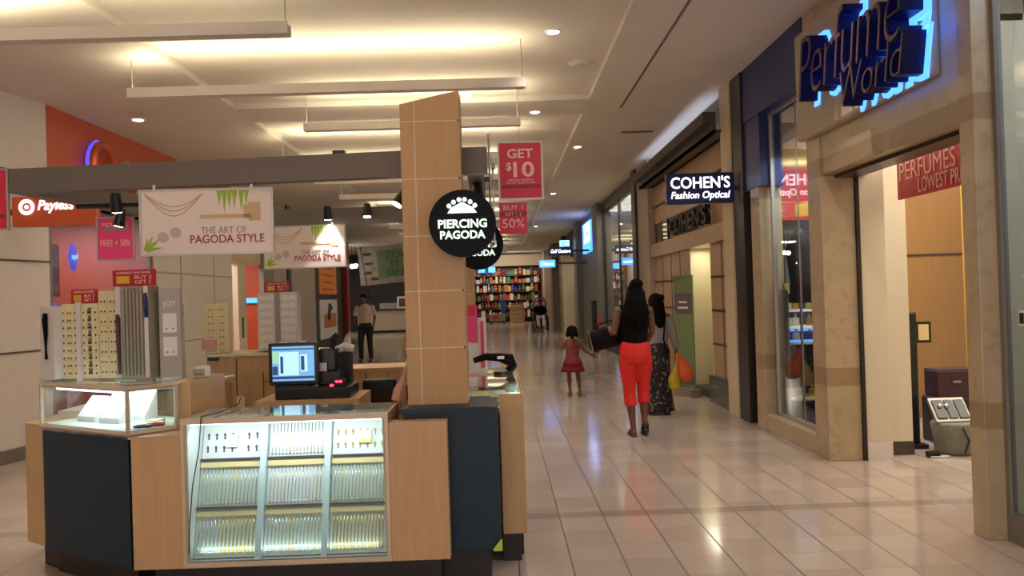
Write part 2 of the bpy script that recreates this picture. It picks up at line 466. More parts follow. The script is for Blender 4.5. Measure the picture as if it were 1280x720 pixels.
struct('wall_right', B(2.95, 3.3, 35.0, 49.5, 0, CZ), 'panel_beige')
struct('wall_right', B(2.75, 3.3, 36, 37.2, 0, CZ), 'dark_store')
struct('wall_right', B(2.6, 3.3, 41, 42.2, 0, CZ), 'mall_gray')
struct('wall_right', B(2.55, 4.5, 47.2, 49.5, 0, CZ), 'panel_beige')

# ---- left side
w = MB().prism([(-6.2,7.5),(-5.55,7.85),(-5.08,8.56),(-4.93,9.3),(-6.2,9.3)], .14, 3.82)
struct('wall_left', w, 'white_panel')
w = MB()
def ring(poly, z, off):
    return [(x+off, y-off*.4) for x, y in poly]
for z in (1.12, 2.08, 3.02):
    w.prism([(-6.2,7.49),(-5.545,7.84),(-5.072,8.552),(-4.922,9.3),(-6.2,9.31)], z-.01, z+.01)
struct('trim_5', w, 'seam')
struct('baseboard_left', MB().prism([(-6.2,7.45),(-5.54,7.81),(-5.05,8.55),(-4.91,9.3),(-6.2,9.32)], 0, .14), 'skirting')
struct('wall_left', B(-6.3, -6.2, -8, 9.3, 0, 3.82), 'white_panel')
struct('wall_left', B(-5.15, XL, 9.3, 15.6, 2.75, 3.82), 'orange_paint')
wn = struct('window_6', B(XL-.03, XL-.02, 9.3, 12.0, .2, 2.75), 'haze_glass')
MB().box(XL-.05, XL, 9.3, 12, 0, .2).box(XL-.05, XL, 9.3, 9.36, .2, 2.75).box(XL-.05, XL, 11.94, 12, .2, 2.75).build('window_frame', 'mall_gray', wn)
struct('wall_left', B(-6.6, -6.5, 9.3, 18.1, 0, 3.82), 'orange_deep')
struct('wall_left', B(-6.5, -4.95, 12.0, 12.1, 0, 2.75), 'orange_deep')
struct('ceiling', B(-6.5, -4.93, 9.3, 18, 2.75, 2.85), 'ceiling_paint')
struct('wall_left', B(-5.1, XL, 12.1, 15.6, 0, 2.75), 'white_panel')
w = MB()
for z in (2.05, 1.0): w.box(XL, XL+.008, 12.1, 15.6, z-.012, z+.012)
for y in (13.1, 14.6): w.box(XL, XL+.008, y-.012, y+.012, 0, 2.75)
struct('trim_6', w, 'panel_beige')
struct('wall_left', B(-5.1, XL, 15.6, 17.5, 2.35, 3.82), 'cream_paint')
struct('wall_left', B(-6.5, -4.95, 18.0, 18.1, 0, 3.82), 'orange_deep')
d = struct('door_3', B(-5.12, -4.95, 16.0, 16.5, 0, 2.35), 'white_gloss')
MB().box(-4.96, -4.93, 16.2, 16.24, .9, 1.3).build('door_handle', 'dark_steel', d)
struct('wall_left', B(-4.98, XL+.05, 17.5, 18.3, 0, 3.82), 'mall_gray')
struct('wall_left', B(-5.2, XL, 18.3, 22.6, 0, 3.82), 'panel_beige')
struct('wall_left', B(-5.2, XL+.04, 19.6, 19.9, 0, 3.82), 'dark_steel')
struct('wall_left', B(-5.2, XL, 22.6, 26.4, 0, 3.82), 'dark_store')
struct('wall_left', B(-9.1, -9, 26.4, 42, 0, 3.82), 'dark_store')
struct('wall_left', B(-9.0, -4.93, 26.3, 26.4, 0, 3.82), 'dark_store')
struct('wall_back', B(-9, 9, 51.4, 51.5, 0, CZ), 'store_wall')
struct('wall_left', B(-9, -1.7, 42, 42.1, 0, CZ), 'dark_store')
struct('wall_left', B(-1.75, -1.65, 42.1, 51.4, 0, CZ), 'panel_beige')

# ================================================================== CEILING LAMPS
bar0 = None
def bar(x0, x1, y, z=3.66, label='white hanging linear uplight'):
    L = x1-x0
    o = empty('pendant_light', ((x0+x1)/2, y, z), label, 'ceiling light', 'linear uplights hung across the concourse')
    h = L/2
    MB().box(-h, h, -.06, .06, -.045, .03).box(-h, h, -.06, -.05, .03, .05).box(-h, h, .05, .06, .03, .05).build('housing', 'ceiling_paint', o)
    MB().box(-h+.05, h-.05, -.03, .03, .031, .04).build('tube', 'tube_glow', o)
    top = CZ+.07-z
    for sx in (-h+.03, h-.03): MB().tube([(sx,0,.03),(sx,0,top)], .006, 6).build('cable', 'steel', o)
    return o
def uplight(x0, x1, y, z, p):
    l = bpy.data.lights.new('uplight', 'AREA'); l.shape = 'RECTANGLE'; l.size = (x1-x0)-.1; l.size_y = .06; l.energy = p*.42; l.color = (1, .88, .58)
    o = bpy.data.objects.new('uplight_lamp', l); col.objects.link(o); o.location = ((x0+x1)/2, y, z+.06); o.rotation_euler = (math.pi, 0, 0)
    tag(o, 'warm tube light inside hanging linear uplight', 'lamp')
ys = [(-4.9,-1.56,6.5,'long hanging linear uplight, nearest and leftmost, cut by the left edge of the photo'),
      (-3.6,.32,8.35,'long hanging linear uplight, second nearest, spanning above the dark kiosk beam'),
      (-2.3,.32,10.2,'shorter hanging linear uplight, third nearest, just behind the top of the kiosk tower')]
for x0, x1, y, lb in ys:
    bar(x0, x1, y, label=lb); uplight(x0, x1, y, 3.66, 44)
words = ['fourth','fifth','sixth','seventh','eighth','ninth','tenth','eleventh','twelfth','thirteenth']
for i, y in enumerate((12.6, 14.9, 17.2, 22.2, 24.8, 27.4, 32.2, 35.0, 38.0, 40.2)):
    bar(-3.2, .4, y, label='hanging linear uplight over the concourse, %s nearest of the row' % words[i]); uplight(-3.2, .4, y, 3.66, 46)
for y in (3.4, .4, -2.6):
    uplight(-3.4, .4, y, 3.66, 44); bar(-3.4, .4, y, label='hanging linear uplight over the concourse near the photographer')

def downlight(x, y, z, label, p=14, glow='downlight_glow'):
    o = empty('downlight', (x, y, z), label, 'ceiling light', 'recessed round downlights')
    MB().tube([(0,0,-.008),(0,0,.0)], [.085,.09], 16).build('trim_ring', 'white_panel', o)
    MB().tube([(0,0,-.012),(0,0,-.007)], .06, 16).build('lens', glow, o)
    l = bpy.data.lights.new('downlight', 'SPOT'); l.energy = p*5; l.spot_size = R(110); l.spot_blend = .8; l.shadow_soft_size = .06; l.color = (1, .86, .80)
    q = bpy.data.objects.new('downlight_lamp', l); col.objects.link(q); q.location = (x, y, z-.03)
    tag(q, 'light of recessed ceiling downlight', 'lamp')
downlight(.6, 8.15, CZ+.07, 'recessed round downlight nearest the camera, right of the kiosk tower top')
downlight(-.33, 10.6, CZ+.07, 'recessed round downlight just right of the kiosk tower top')
downlight(.56, 11.4, CZ, 'recessed round downlight above the red price posters')
downlight(-4.3, 5.6, 3.82, 'recessed round downlight in the left soffit near the camera')
downlight(-4.3, 10.2, 3.82, 'recessed round downlight in the left soffit near the orange fascia')
for i, (x, y) in enumerate(((2.2, 3.2), (2.2, 6.2), (1.4, 14.2), (1.4, 20.7), (1.4, 30.5), (-1.4, 45.0), (.6, 2.6), (-2.4, 1.2))):
    downlight(x, y, CZ + (.17 if rx0 < x < rx1 and any(a < y < b_ for a, b_ in bays) else 0), 'recessed round downlight in the concourse ceiling, ' + ('above the near right shopfront','beside the perfume sign','between the red posters and the optical sign','level with the shoe shop window','far down the concourse','close to the toy store','above the photographer','above the photographer on the left')[i], 14)
downlight(-1.0, 43.0, CZ, 'large bright far downlight close to the end of the concourse', 30)
v = empty('ceiling_vent', (2.22, 13.0, CZ), 'narrow dark slotted air vent in the ceiling near the optical shop', 'vent')
MB().box(-.25, .25, -.06, .06, -.012, 0).build('frame', 'mall_gray', v)
MB().box(-.23, .23, -.035, -.015, -.016, -.012).box(-.23, .23, .01, .03, -.016, -.012).build('slot', 'dark_trim', v)
sp = empty('smoke_detector', (1.0, 9.3, CZ+.07), 'flat round pale ceiling disc right of the second hanging uplight', 'ceiling fitting')
MB().tube([(0,0,-.03),(0,0,0)], [.1,.16], 20).build('cover', 'ceiling_soffit', sp)
MB().tube([(0,0,-.034),(0,0,-.03)], .05, 16).build('sensor', 'cream_paint', sp)

# general lamps: shop interiors, coves
def area(name, loc, rot, sx, sy, e, color=(1,.9,.78)):
    l = bpy.data.lights.new(name, 'AREA'); l.shape = 'RECTANGLE'; l.size = sx; l.size_y = sy; l.energy = e; l.color = color
    o = bpy.data.objects.new(name, l); col.objects.link(o); o.location = loc; o.rotation_euler = rot
    return tag(o, 'light source', 'lamp')
area('shop_ceiling_lamp', (4.8, 7.4, 3.08), (0,0,0), 2.5, 3, 85, (1,.9,.74))
area('window_display_lamp', (3.3, 3.2, 3.48), (0,0,0), .3, 2.5, 40, (.82,.87,1))
area('window_lamp', (3.4, 8.5, 3.05), (0,R(-12),0), .3, 1.0, 30, (.75,.82,1))
area('cove_lamp', (2.84, 13.2, 3.56), (math.pi,R(20),0), .12, 5, 9, (.72,.8,1))
area('shoe_shop_lamp', (3.4, 20.3, 3.75), (0,0,0), .8, 5, 130)
area('far_shop_lamp', (3.5, 32.5, 2.95), (0,0,0), .6, 4, 25)
area('orange_shop_lamp', (-5.8, 10.6, 2.72), (0,0,0), 1.0, 2, 60)
area('orange_door_lamp', (-5.8, 15.5, 2.72), (0,0,0), .8, 3, 60)
area('optical_lamp', (3.1, 12.26, 2.15), (0,0,0), .2, 1.0, 5, (1,.98,.75))
area('toy_lamp', (.3, 47.0, 3.9), (R(35),0,0), 3, 1, 90)
area('food_lamp', (-6.3, 38.2, 3.6), (0,0,0), 3, 2, 60)

# ================================================================== SIGNS, RIGHT SIDE
U_ = (0,0,1); RX = (0,-1,0)        # text on the right wall reads towards the camera
o = empty('shop_sign', (2.85, 6.5, 3.3), 'large navy script shop sign with glowing blue edges on beige panel over the entrance', 'sign')
def at(mb, o): 
    mb.v = [v-o.location for v in mb.v]; return mb
at(B(2.80, 2.895, 5.35, 7.74, 2.88, 3.86), o).build('panel', 'panel_beige', o, bevel=.03)
at(MB().text('Perfume', (2.80, 6.28, 3.40), 1.86, .52, .16, RX, U_, .25, -.014, .92).text('World', (2.80, 5.83, 3.035), 1.02, .27, .16, RX, U_, .25, -.014, .95), o).build('lettering', 'navy_letter', o)
at(MB().text('Perfume', (2.64, 6.28, 3.40), 1.84, .5, .006, RX, U_, .25, -.022, .92).text('World', (2.64, 5.83, 3.035), 1.0, .25, .006, RX, U_, .25, -.022, .95), o).build('letter_face', 'letter_face', o)
at(MB().text('Perfume', (2.80, 6.26, 3.40), 1.99, .60, .012, RX, U_, .25, .04, .92).text('World', (2.80, 5.82, 3.03), 1.13, .34, .012, RX, U_, .25, .06, .95), o).build('halo_light', 'led_blue', o)

o = empty('hanging_banner', (3.53, 6.72, 2.45), 'red cloth banner reading PERFUMES LOWEST PRICES hung inside the shop entrance', 'banner')
MB().box(-.006, .006, -.66, .60, -.17, .17).build('cloth', 'perfume_red', o)
MB().text('PERFUMES', (-.007, .10, .065), .90, .155, .003, RX, U_).text('LOWEST PRICES', (-.007, -.20, -.085), .86, .12, .003, RX, U_).build('lettering', 'letter_pink', o)
MB().tube([(0,-.6,.16),(0,-.6,.65)], .003, 5).build('cord', 'steel', o)
MB().tube([(0,.55,.16),(0,.55,.65)], .003, 5).build('cord', 'steel', o)

def blade(loc, w, h, label, box, texts, d=.1, bracket=True, wall=XR):
    o = empty('blade_sign', loc, label, 'sign')
    MB().box(-w/2, w/2, 0, d, -h/2, h/2).build('box', box, o, bevel=.008)
    for t, cx, cz, tw, th, m, sh in texts:
        MB().text(t, (cx, 0, cz), tw, th, .006, shear=sh, offset=.012).build('lettering', m, o)
    if bracket:
        s = 1 if wall > loc[0] else -1; e = abs(wall-loc[0])
        MB().box(min(s*w/2, s*e), max(s*w/2, s*e), d*.3, d*.7, -.03, .03).build('bracket', 'dark_steel', o)
    return o
blade((2.405, 9.85, 2.745), .80, .36, "lit black blade sign with white letters COHEN'S Fashion Optical", 'blue_box',
      [("COHEN'S", 0, .07, .70, .14, 'sign_white_lit', 0), ('Fashion Optical', 0, -.09, .70, .11, 'sign_white_lit', .2)], wall=2.86)
o = empty('shop_sign', (2.98, 12.9, 2.6), "dark raised letters COHEN'S on the stone front behind the lit blade sign", 'sign')
MB().text("COHEN'S", (0, 0, .02), 2.5, .30, .08, RX, U_, offset=.02).build('lettering', 'ink_dark', o)
MB().box(.0, .04, -1.3, 1.3, -.14, .18).build('backing', 'panel_beige', o)
blade((1.93, 25.9, 2.88), .74, .27, 'small far lit black blade sign with white slanted lettering, Gulf Gustavo', 'blue_box',
      [('Gulf Gustavo', 0, 0, .62, .12, 'sign_white_lit', .3)], wall=2.9)
blade((1.60, 27.5, 2.56), .52, .24, 'small far lit blue blade sign below the black one', 'blue_lit',
      [('Citizens', 0, 0, .42, .11, 'sign_white_lit', .2)], wall=2.9)
o = empty('shop_sign', (2.88, 26.7, 3.35), 'glowing blue and white shop sign on the grey wall far right', 'sign')
MB().box(-.06, .02, -1.2, 1.2, -.5, .45).build('panel', 'blue_lit', o)
MB().box(-.075, -.06, -1.1, .5, -.2, .4).build('lit_face', 'sign_white_lit', o)
MB().text('A Foot', (-.075, -.3, .1), 1.3, .3, .01, RX, U_).build('lettering', 'blue_lit', o)
o = empty('shop_sign', (2.5, 30.5, 3.3), 'tiny far cyan square sign above the black blade sign', 'sign')
MB().box(-.25, .1, 0, .06, -.2, .2).build('panel', 'cyan_lit', o)
MB().text('S', (-.07, 0, 0), .2, .3, .006).build('lettering', 'blue_lit', o)
o = empty('wall_lamp', (3.1, 31.3, 2.0), 'white flower shaped lit lamp in a far shop window', 'lamp')
m_ = MB()
for k in range(5):
    a = k*2*math.pi/5; m_.ell((0, .25*math.cos(a), .25*math.sin(a)), .05, .14, .14, 8, 6)
m_.build('petals', 'lamp_glow', o, smooth=True)
MB().tube([(0,0,-.1),(0,0,-.8)], .02, 6).build('stem', 'steel', o)

# pull-up banner by the optical door, floor box beside it
o = empty('pull_up_banner', (2.70, 12.3, 0), 'slim green and grey pull-up banner standing outside the optical shop door', 'banner', rz=R(-74))
MB().box(-.28, .28, -.008, .008, .12, 1.75).build('sheet', 'banner_green', o)
MB().box(-.25, .25, -.014, -.008, 1.2, 1.5).build('upper_print', 'banner_gray', o); MB().box(-.25, .25, -.014, -.008, .18, .35).build('lower_print', 'banner_gray', o)
MB().box(-.15, .15, -.016, -.013, 1.28, 1.31).box(-.12, .12, -.016, -.013, 1.36, 1.39).build('caption', 'card_white', o)
MB().box(-.3, .3, -.09, .09, .0, .12).tube([(0,.03,.1),(0,.03,1.76)], .012, 8).box(-.28, .28, -.015, .015, 1.74, 1.77).build('stand', 'steel', o)
o = empty('storage_bin', (2.55, 13.9, 0), 'squat black bin on the floor behind the orange bag', 'bin')
MB().prism([(-.2,-.18),(.2,-.18),(.2,.18),(-.2,.18)], 0, .42).build('body', 'black_plastic', o, bevel=.02)
MB().box(-.21, .21, -.19, .19, .42, .45).build('lid', 'black_matte', o, bevel=.01)
o = empty('floor_sign', (2.5, 22.0, 0), 'narrow black stand with an orange side panel outside the shoe shop', 'stand')
MB().box(-.09, .03, -.1, .1, .02, 1.35).box(-.12, .06, -.14, .14, 0, .03).build('post', 'black_matte', o)
MB().box(.03, .12, -.08, .08, .25, .95).build('side_panel', 'orange_deep', o)

# shoe shop shelves and goods
sh = empty('display_shelf', (4.0, 20.3, 0), 'tall wall shelving behind the shoe shop window', 'shelf')
for i, z in enumerate((.7, 1.15, 1.6, 2.05, 2.5)): MB().box(-.25, .2, -2.7, 2.7, z-.015, z).build('shelf_board', 'card_cream', sh)
MB().box(-.25, .2, -2.7, -2.66, 0, 2.6).box(-.25, .2, 2.66, 2.7, 0, 2.6).build('upright', 'mall_gray', sh)
proto = None
cols_ = ['card_white','sign_red','pink_shirt','black_plastic','toy_blue']
shoes = []
for m in cols_:
    mb = MB().tube([(0,-.1,.05),(0,0,.07),(0,.1,.16),(0,.12,.30)], [.035,.05,.05,.04], 8)
    mb.box(-.03, .03, -.14, .12, 0, .02); shoes.append(mb)
first = {}
k = 0
for z in (.7, 1.15, 1.6, 2.05):
    for j in range(14):
        mname = cols_[(k*7+j) % 5 if random.random() < .7 else 0]
        if mname not in first:
            q = shoes[cols_.index(mname)].build('boot', mname, smooth=True); first[mname] = q
        else: q = first[mname].copy(); col.objects.link(q)
        q.location = (3.95, 17.9+j*.37, z); q.rotation_euler = (0,0,R(90))
        tag(q, {'card_white':'white','sign_red':'red','pink_shirt':'pink','black_plastic':'black','toy_blue':'blue'}[mname]+' boot on the %s shelf behind the shoe shop window' % ('lowest','second lowest','middle','upper')[int(round((z-.7)/.45))], 'shoe', 'shoes on the shelves of the shoe shop')
    k += 1
o = empty('window_poster', (3.05, 18.6, 1.5), 'bright blue and white poster inside the shoe shop window', 'poster')
MB().box(0, .02, -.35, .35, -.5, .8).build('sheet', 'toy_blue', o)
MB().box(-.006, 0, -.2, .3, .1, .5).build('print', 'cyan_lit', o)

# perfume window display: shelving and bottles
sh = empty('display_shelf', (3.45, 9.3, 0), 'perfume shelving just behind the tall display window', 'shelf')
for i, z in enumerate((.35, .95, 1.12, 1.30, 1.50)):
    MB().box(-.36, .42, -.35, .12, z-.02, z).build('shelf_board', 'lit_shelf' if i > 1 else 'card_cream', sh)
MB().box(-.38, .44, .12, .15, 0, 1.55).build('back_panel', 'navy_paint', sh)
MB().box(-.38, -.36, -.35, .12, 0, 1.52).box(.42, .44, -.35, .12, 0, 1.52).build('side', 'mall_gray', sh)
MB().box(-.34, .3, .05, .11, 1.05, 1.10).box(-.34, .1, -.3, -.26, .955, .975).build('light_strip', 'led_blue', sh)
bt = {}
names = {'toy_yellow':'yellow','toy_teal':'teal','toy_red':'red','card_white':'white','toy_orange':'orange','navy_paint':'dark blue','gold':'gold'}
def bottle(m, s=1):
    return MB().box(-.035, .035, -.02, .02, 0, .09).tube([(0,0,.09),(0,0,.105)], .012, 8), MB().tube([(0,0,.105),(0,0,.135)], .016, 8)
rows = [(1.50, ['toy_yellow','toy_yellow','toy_teal','toy_red','toy_red','toy_teal']), (1.30, ['card_white','gold','toy_yellow','toy_orange','card_white','navy_paint']),
        (1.12, ['card_white','card_white','gold','card_white','card_white']), (.95, ['navy_paint','card_white','navy_paint','navy_paint']), (.35, ['toy_red','card_white','gold'])]
lv = ['top','second','third','fourth','lowest']
for ri, (z, ms) in enumerate(rows):
    for j, m in enumerate(ms):
        if m not in bt:
            e_ = empty('perfume_bottle', (0,0,0), '', 'bottle', 'perfume bottles in the display window')
            a, b_ = bottle(m); a.build('flask', m, e_, bevel=.005); b_.build('cap', 'gold', e_); bt[m] = e_
            q = e_
        else: q = dup(bt[m])
        q.location = (3.14+j*.115, 9.12+(j % 2)*.1, z)
        q['label'] = '%s perfume bottle with gold cap on the %s shelf behind the display window' % (names[m], lv[ri])
o = empty('mannequin', (3.17, 8.80, 0), 'dark clothed dress form standing behind the display window glass', 'mannequin')
MB().tube([(0,0,1.38),(0,0,1.62),(0,0,1.95),(0,0,2.08),(0,0,2.16)], [(.13,.1),(.11,.08),(.15,.1),(.08,.07),(.04,.04)], 12).build('torso', 'dark_store', o, smooth=True)
MB().tube([(0,0,.03),(0,0,1.45)], .015, 8).tube([(0,0,0),(0,0,.03)], .14, 16).build('stand', 'dark_steel', o)
o = empty('window_poster', (3.40, 9.38, 2.6), 'red and yellow sign board hung inside the perfume window', 'poster')
MB().box(-.36, .36, 0, .02, -.30, .56).build('board', 'perfume_red', o)
MB().box(-.32, .2, -.006, 0, .30, .50).build('upper_print', 'label_yellow', o); MB().box(-.05, .3, -.006, 0, -.26, -.12).build('lower_print', 'label_yellow', o)
MB().tube([(-.0,.01,.55),(0,.01,.84)], .004, 5).build('cord', 'steel', o)

# entrance goods of the perfume shop
o = empty('display_stand', (3.86, 7.95, 0), 'tall narrow black display stand inside the perfume shop entrance', 'stand')
MB().prism([(-.07,-.12),(.05,-.12),(.07,.12),(-.07,.12)], .04, 1.28).build('body', 'black_plastic', o, bevel=.02)
MB().box(-.12, .10, -.16, .16, 0, .04).build('foot', 'black_matte', o)
MB().box(.08, .23, -.02, .0, .98, 1.18).build('picture_frame', 'black_matte', o)
MB().box(.105, .205, -.026, -.02, 1.005, 1.155).build('picture', 'ledge_wood', o)
o = empty('basket', (4.10, 7.55, 0), 'squat cracked grey fabric basket on the floor of the perfume shop entrance', 'basket')
mb = MB().tube([(0,0,0),(0,0,.04),(0,0,.16),(0,0,.27),(0,0,.29)], [(.18,.15),(.2,.17),(.21,.17),(.23,.19),(.22,.18)], 20)
mb.build('body', 'basket_gray', o, smooth=True)
MB().tube([(-.05,-.185,.26),(-.02,-.18,.2),(.01,-.178,.14),(-.01,-.175,.08),(-.03,-.17,.02)], .007, 6).build('crack_seam', 'ink_dark', o)
o = empty('gift_tray', (4.05, 7.50, .29), 'tilted silver boxed gift set resting on the grey basket', 'box')
T = Matrix.Rotation(R(50), 4, 'X') @ Matrix.Rotation(R(0), 4, 'Y')
MB().box(-.17, .15, -.01, .24, .0, .03, T).build('tray', 'frame_silver', o)
MB().box(-.15, -.06, .02, .21, .03, .045, T).box(-.04, .03, .02, .21, .03, .045, T).box(.05, .13, .02, .21, .03, .045, T).build('insert', 'dark_gray_gloss', o)
MB().ell(T @ V((-.1, .14, .05)), .022, .022, .022).ell(T @ V((-.04, .14, .05)), .022, .022, .022).build('bottle_caps', 'mirror', o, smooth=True)
o = empty('storage_case', (4.35, 8.15, 0), 'dark purple stacked case behind the grey basket', 'box')
MB().box(-.2, .2, -.14, .14, 0, .44).build('lower_case', 'ink_dark', o, bevel=.02)
MB().box(-.17, .22, -.13, .13, .44, .70).build('upper_case', 'box_purple', o, bevel=.015)
MB().box(-.03, .05, -.15, -.13, .58, .60).build('clasp', 'steel', o)
MB().box(-.16, .22, -.12, .14, .70, .705).build('lid', 'ink_dark', o)
o = empty('power_adapter', (3.78, 7.42, 0), 'small black plug block with white cable on the shop floor beside the basket', 'cable')
MB().box(-.03, .08, -.03, .03, 0, .05).build('block', 'black_plastic', o, bevel=.008)
MB().tube([(.08,0,.01),(.13,-.02,.01),(.15,-.05,.01),(.10,-.07,.01),(.04,-.06,.01),(-.02,-.05,.01)], .007, 6).build('cable', 'plastic_white', o, smooth=True)
sh = empty('display_shelf', (5.10, 8.7, 0), 'bright lit perfume shelves at the back of the shop entrance', 'shelf')
for z in (.75, 1.05, 1.35, 1.65, 1.95, 2.25): MB().box(-.1, .9, -.12, .16, z-.02, z).build('shelf_board', 'lit_shelf', sh)
MB().box(-.1, .9, .16, .2, 0, 2.7).build('back_panel', 'lit_shelf', sh)
MB().box(-.14, -.1, -.12, .2, 0, 2.7).build('side', 'label_yellow', sh)
bx0 = None
k = 0
for z in (.75, 1.05, 1.35, 1.65, 1.95):
    for j in range(4):
        m = ['poster_white','toy_blue','toy_brown','ink_dark','toy_red'][(k) % 5]; k += 1
        q = MB().box(-.05, .05, -.04, .04, 0, .14+.02*(k % 3)).build('perfume_box', m, bevel=.004)
        q.location = (5.08+j*.14, 8.68, z)
        tag(q, '%s perfume box on the lit back shelf %s' % (['white','blue','brown','black','red'][(k-1) % 5], ['at knee height','at hip height','at chest height','at head height','above head height'][int((z-.75)/.3+.1)]), 'box', 'boxes on the lit back shelves')

# ================================================================== LEFT SIDE
o = blade((-4.42, 8.45, 2.54), .84, .30, 'orange blade sign with lit white ring and letters beyond the dark kiosk beam', 'orange_paint', [('Payless', .02, .045, .36, .13, 'sign_white_lit', .25)], wall=-5.0)
mb = MB()
for k in range(20):
    a0 = k*2*math.pi/20; a1 = (k+1)*2*math.pi/20
mb.tube([(-.27+.062*math.cos(t*math.pi/12), -.004, .045+.062*math.sin(t*math.pi/12)) for t in range(25)], .017, 6)
mb.ell((-.27,-.004,.045), .02, .01, .02); mb.build('ring_logo', 'sign_white_lit', o, smooth=True)
o = empty('shop_sign', (XL+.03, 11.0, 3.25), 'large shop sign with ring logo on the orange fascia above the kiosk beam', 'sign')
MB().tube([(.06, -.55+.3*math.cos(t*math.pi/12), .02+.3*math.sin(t*math.pi/12)) for t in range(25)], .05, 8).build('ring_logo', 'orange_paint', o, smooth=True)
MB().tube([(.02, -.55+.33*math.cos(t*math.pi/12), .02+.33*math.sin(t*math.pi/12)) for t in range(6, 19)], .03, 8).build('ring_light', 'purple_lit', o, smooth=True)
MB().text('Payless', (0, .75, .0), 1.5, .42, .08, (0,1,0), U_, .2, .02).build('lettering', 'white_panel', o)
o = empty('window_sign', (XL-.12, 10.05, 2.17), 'purple glowing oval sign in the orange shop window', 'sign')
MB().ell((0,0,0), .02, .11, .17).build('oval', 'purple_lit', o, smooth=True)
MB().text('apl', (.02, 0, 0), .14, .09, .006, (0,1,0), U_).build('lettering', 'cyan_lit', o)
o = empty('window_sign', (XL-.12, 9.62, 2.0), 'narrow red and white sticker panel left of the purple oval', 'sign')
MB().box(-.01, 0, -.16, .12, -.3, .3).build('sheet', 'orange_deep', o)
MB().text('SALE', (0, -.02, .1), .2, .12, .004, (0,1,0), U_).text('shoes', (0, -.02, -.2), .2, .1, .004, (0,1,0), U_).build('lettering', 'letter_pink', o)
for i, (y, z, w_) in enumerate(((10.75, 1.62, .1), (11.4, 1.62, .3))):
    o = empty('window_light', (-6.3, y+2.0-1.2, z), 'small blue-violet light %s in the orange shop' % ('bar, shorter one,', 'bar, longer one,')[i], 'light')
    MB().box(0, .03, -w_, w_, -.03, .03).build('tube', 'purple_lit', o); MB().box(-.04, 0, -w_-.03, w_+.03, -.04, .04).build('housing', 'mall_gray', o)
o = empty('neon_light', (-5.3, 18.0, 1.62), 'blue violet neon light bar inside the orange doorway', 'light')
MB().box(-.3, .3, -.08, -.04, -.05, .05).build('tube', 'blue_lit', o); MB().box(-.33, .33, -.04, 0, -.07, .07).build('housing', 'mall_gray', o)
o = empty('wall_poster', (XL, 24.2, 2.2), 'orange poster with dark lines on the dark shop wall', 'poster')
MB().box(0, .03, -1.2, 1.2, -.45, .45).build('sheet', 'poster_orange', o)
mb = MB()
for z in (-.3, -.1, .1, .3): mb.box(.03, .035, -.8, .7, z-.03, z+.02)
mb.build('print', 'orange_deep', o)
o = empty('wall_poster', (XL, 24.2, 1.25), 'white and orange poster below the orange one on the dark shop wall', 'poster')
MB().box(0, .03, -1.2, 1.2, -.75, .35).build('sheet', 'poster_white', o)
MB().box(.03, .035, -.7, 1.0, -.45, -.05).build('print', 'toy_orange', o)
MB().tube([(.04,-.2,-.2),(.04,0,.2),(.04,.2,.1)], .06, 6).build('figure', 'ink_dark', o)
o = empty('red_column', (-6.2, 33, 0), 'pinkish red square column by the dark food counter', 'column')
MB().box(-.3, .3, -.3, .3, .1, 3.82).build('shaft', 'red_pillar', o); MB().box(-.33, .33, -.33, .33, 0, .1).build('base', 'dark_trim', o)
o = empty('food_counter', (-4.4, 39.5, 0), 'cream food counter far down on the left side', 'counter')
MB().box(-2.2, 2.6, -.4, .4, .12, 1.05).build('body', 'counter_cream', o); MB().box(-2.25, 2.65, -.45, .45, 1.05, 1.12).build('worktop', 'dark_store', o); MB().box(-2.15, 2.55, -.35, .35, 0, .12).build('kick_plate', 'dark_trim', o)
MB().box(-1.2, -.2, -.25, .2, 1.12, 1.38).build('food_case', 'frame_silver', o)
o = empty('easel_sign', (-4.5, 39.0, 1.12), 'small framed sign standing on the food counter', 'sign')
MB().box(-.25, .25, 0, .03, 0, .55).build('frame', 'poster_white', o); MB().box(-.17, .17, -.006, 0, .08, .47).build('print', 'toy_brown', o)
o = empty('menu_board', (-4.6, 36.0, 0), 'tilted food menu board reading TOP IT OFF in green', 'sign')
T = Matrix.Rotation(R(-4), 4, 'Y')
MB().box(-1.15, 1.3, -.02, .04, 2.25, 3.85, T).build('board', 'food_board', o)
MB().text('TOP\nIT\nOFF', (.2, -.02, 3.1), .95, 1.0, .01).build('lettering', 'green_print', o)
MB().box(-.35, .75, -.026, -.02, 2.5, 3.68, T).build('print_patch', 'banner_green', o)
mb = MB()
for i, (x, z, mm) in enumerate(((-.8,3.5,0),(-.75,3.1,0),(-.8,2.7,0),(1.0,3.4,0),(1.05,2.9,0),(-.5,2.45,0))): mb.ell((x-.2,-.03,z), .2, .03, .07, 10, 6)
mb.build('food_picture', 'toy_brown', o)
MB().tube([(-1.28,.01,3.84),(-1.05,.01,2.2),(-.95,.01,1.6)], .04, 6).build('edge_post', 'dark_trim', o)
MB().tube([(-.8,.01,3.6),(-.8,.01,3.83)], .02, 6).tube([(.8,.01,3.6),(.8,.01,3.83)], .02, 6).build('hanger', 'steel', o)
for i, (x, z) in enumerate(((-6.0,2.95),(-5.85,2.97),(-7.15,2.55),(-6.9,2.5),(-6.4,2.52))):
    o = empty('pendant_lamp', (x, 34.5, z), 'bright round lamp over the dark food area, %s' % ('upper left of a close pair','upper right of a close pair','leftmost of the lower row','second of the lower row','rightmost of the lower row')[i], 'lamp', 'bright pendant lamps by the food counter')
    MB().ell((0,0,0), .09, .09, .09, 10, 7).build('bulb', 'lamp_glow', o, smooth=True)
    MB().tube([(0,0,.08),(0,0,3.82-z)], .012, 6).build('cord', 'dark_steel', o)

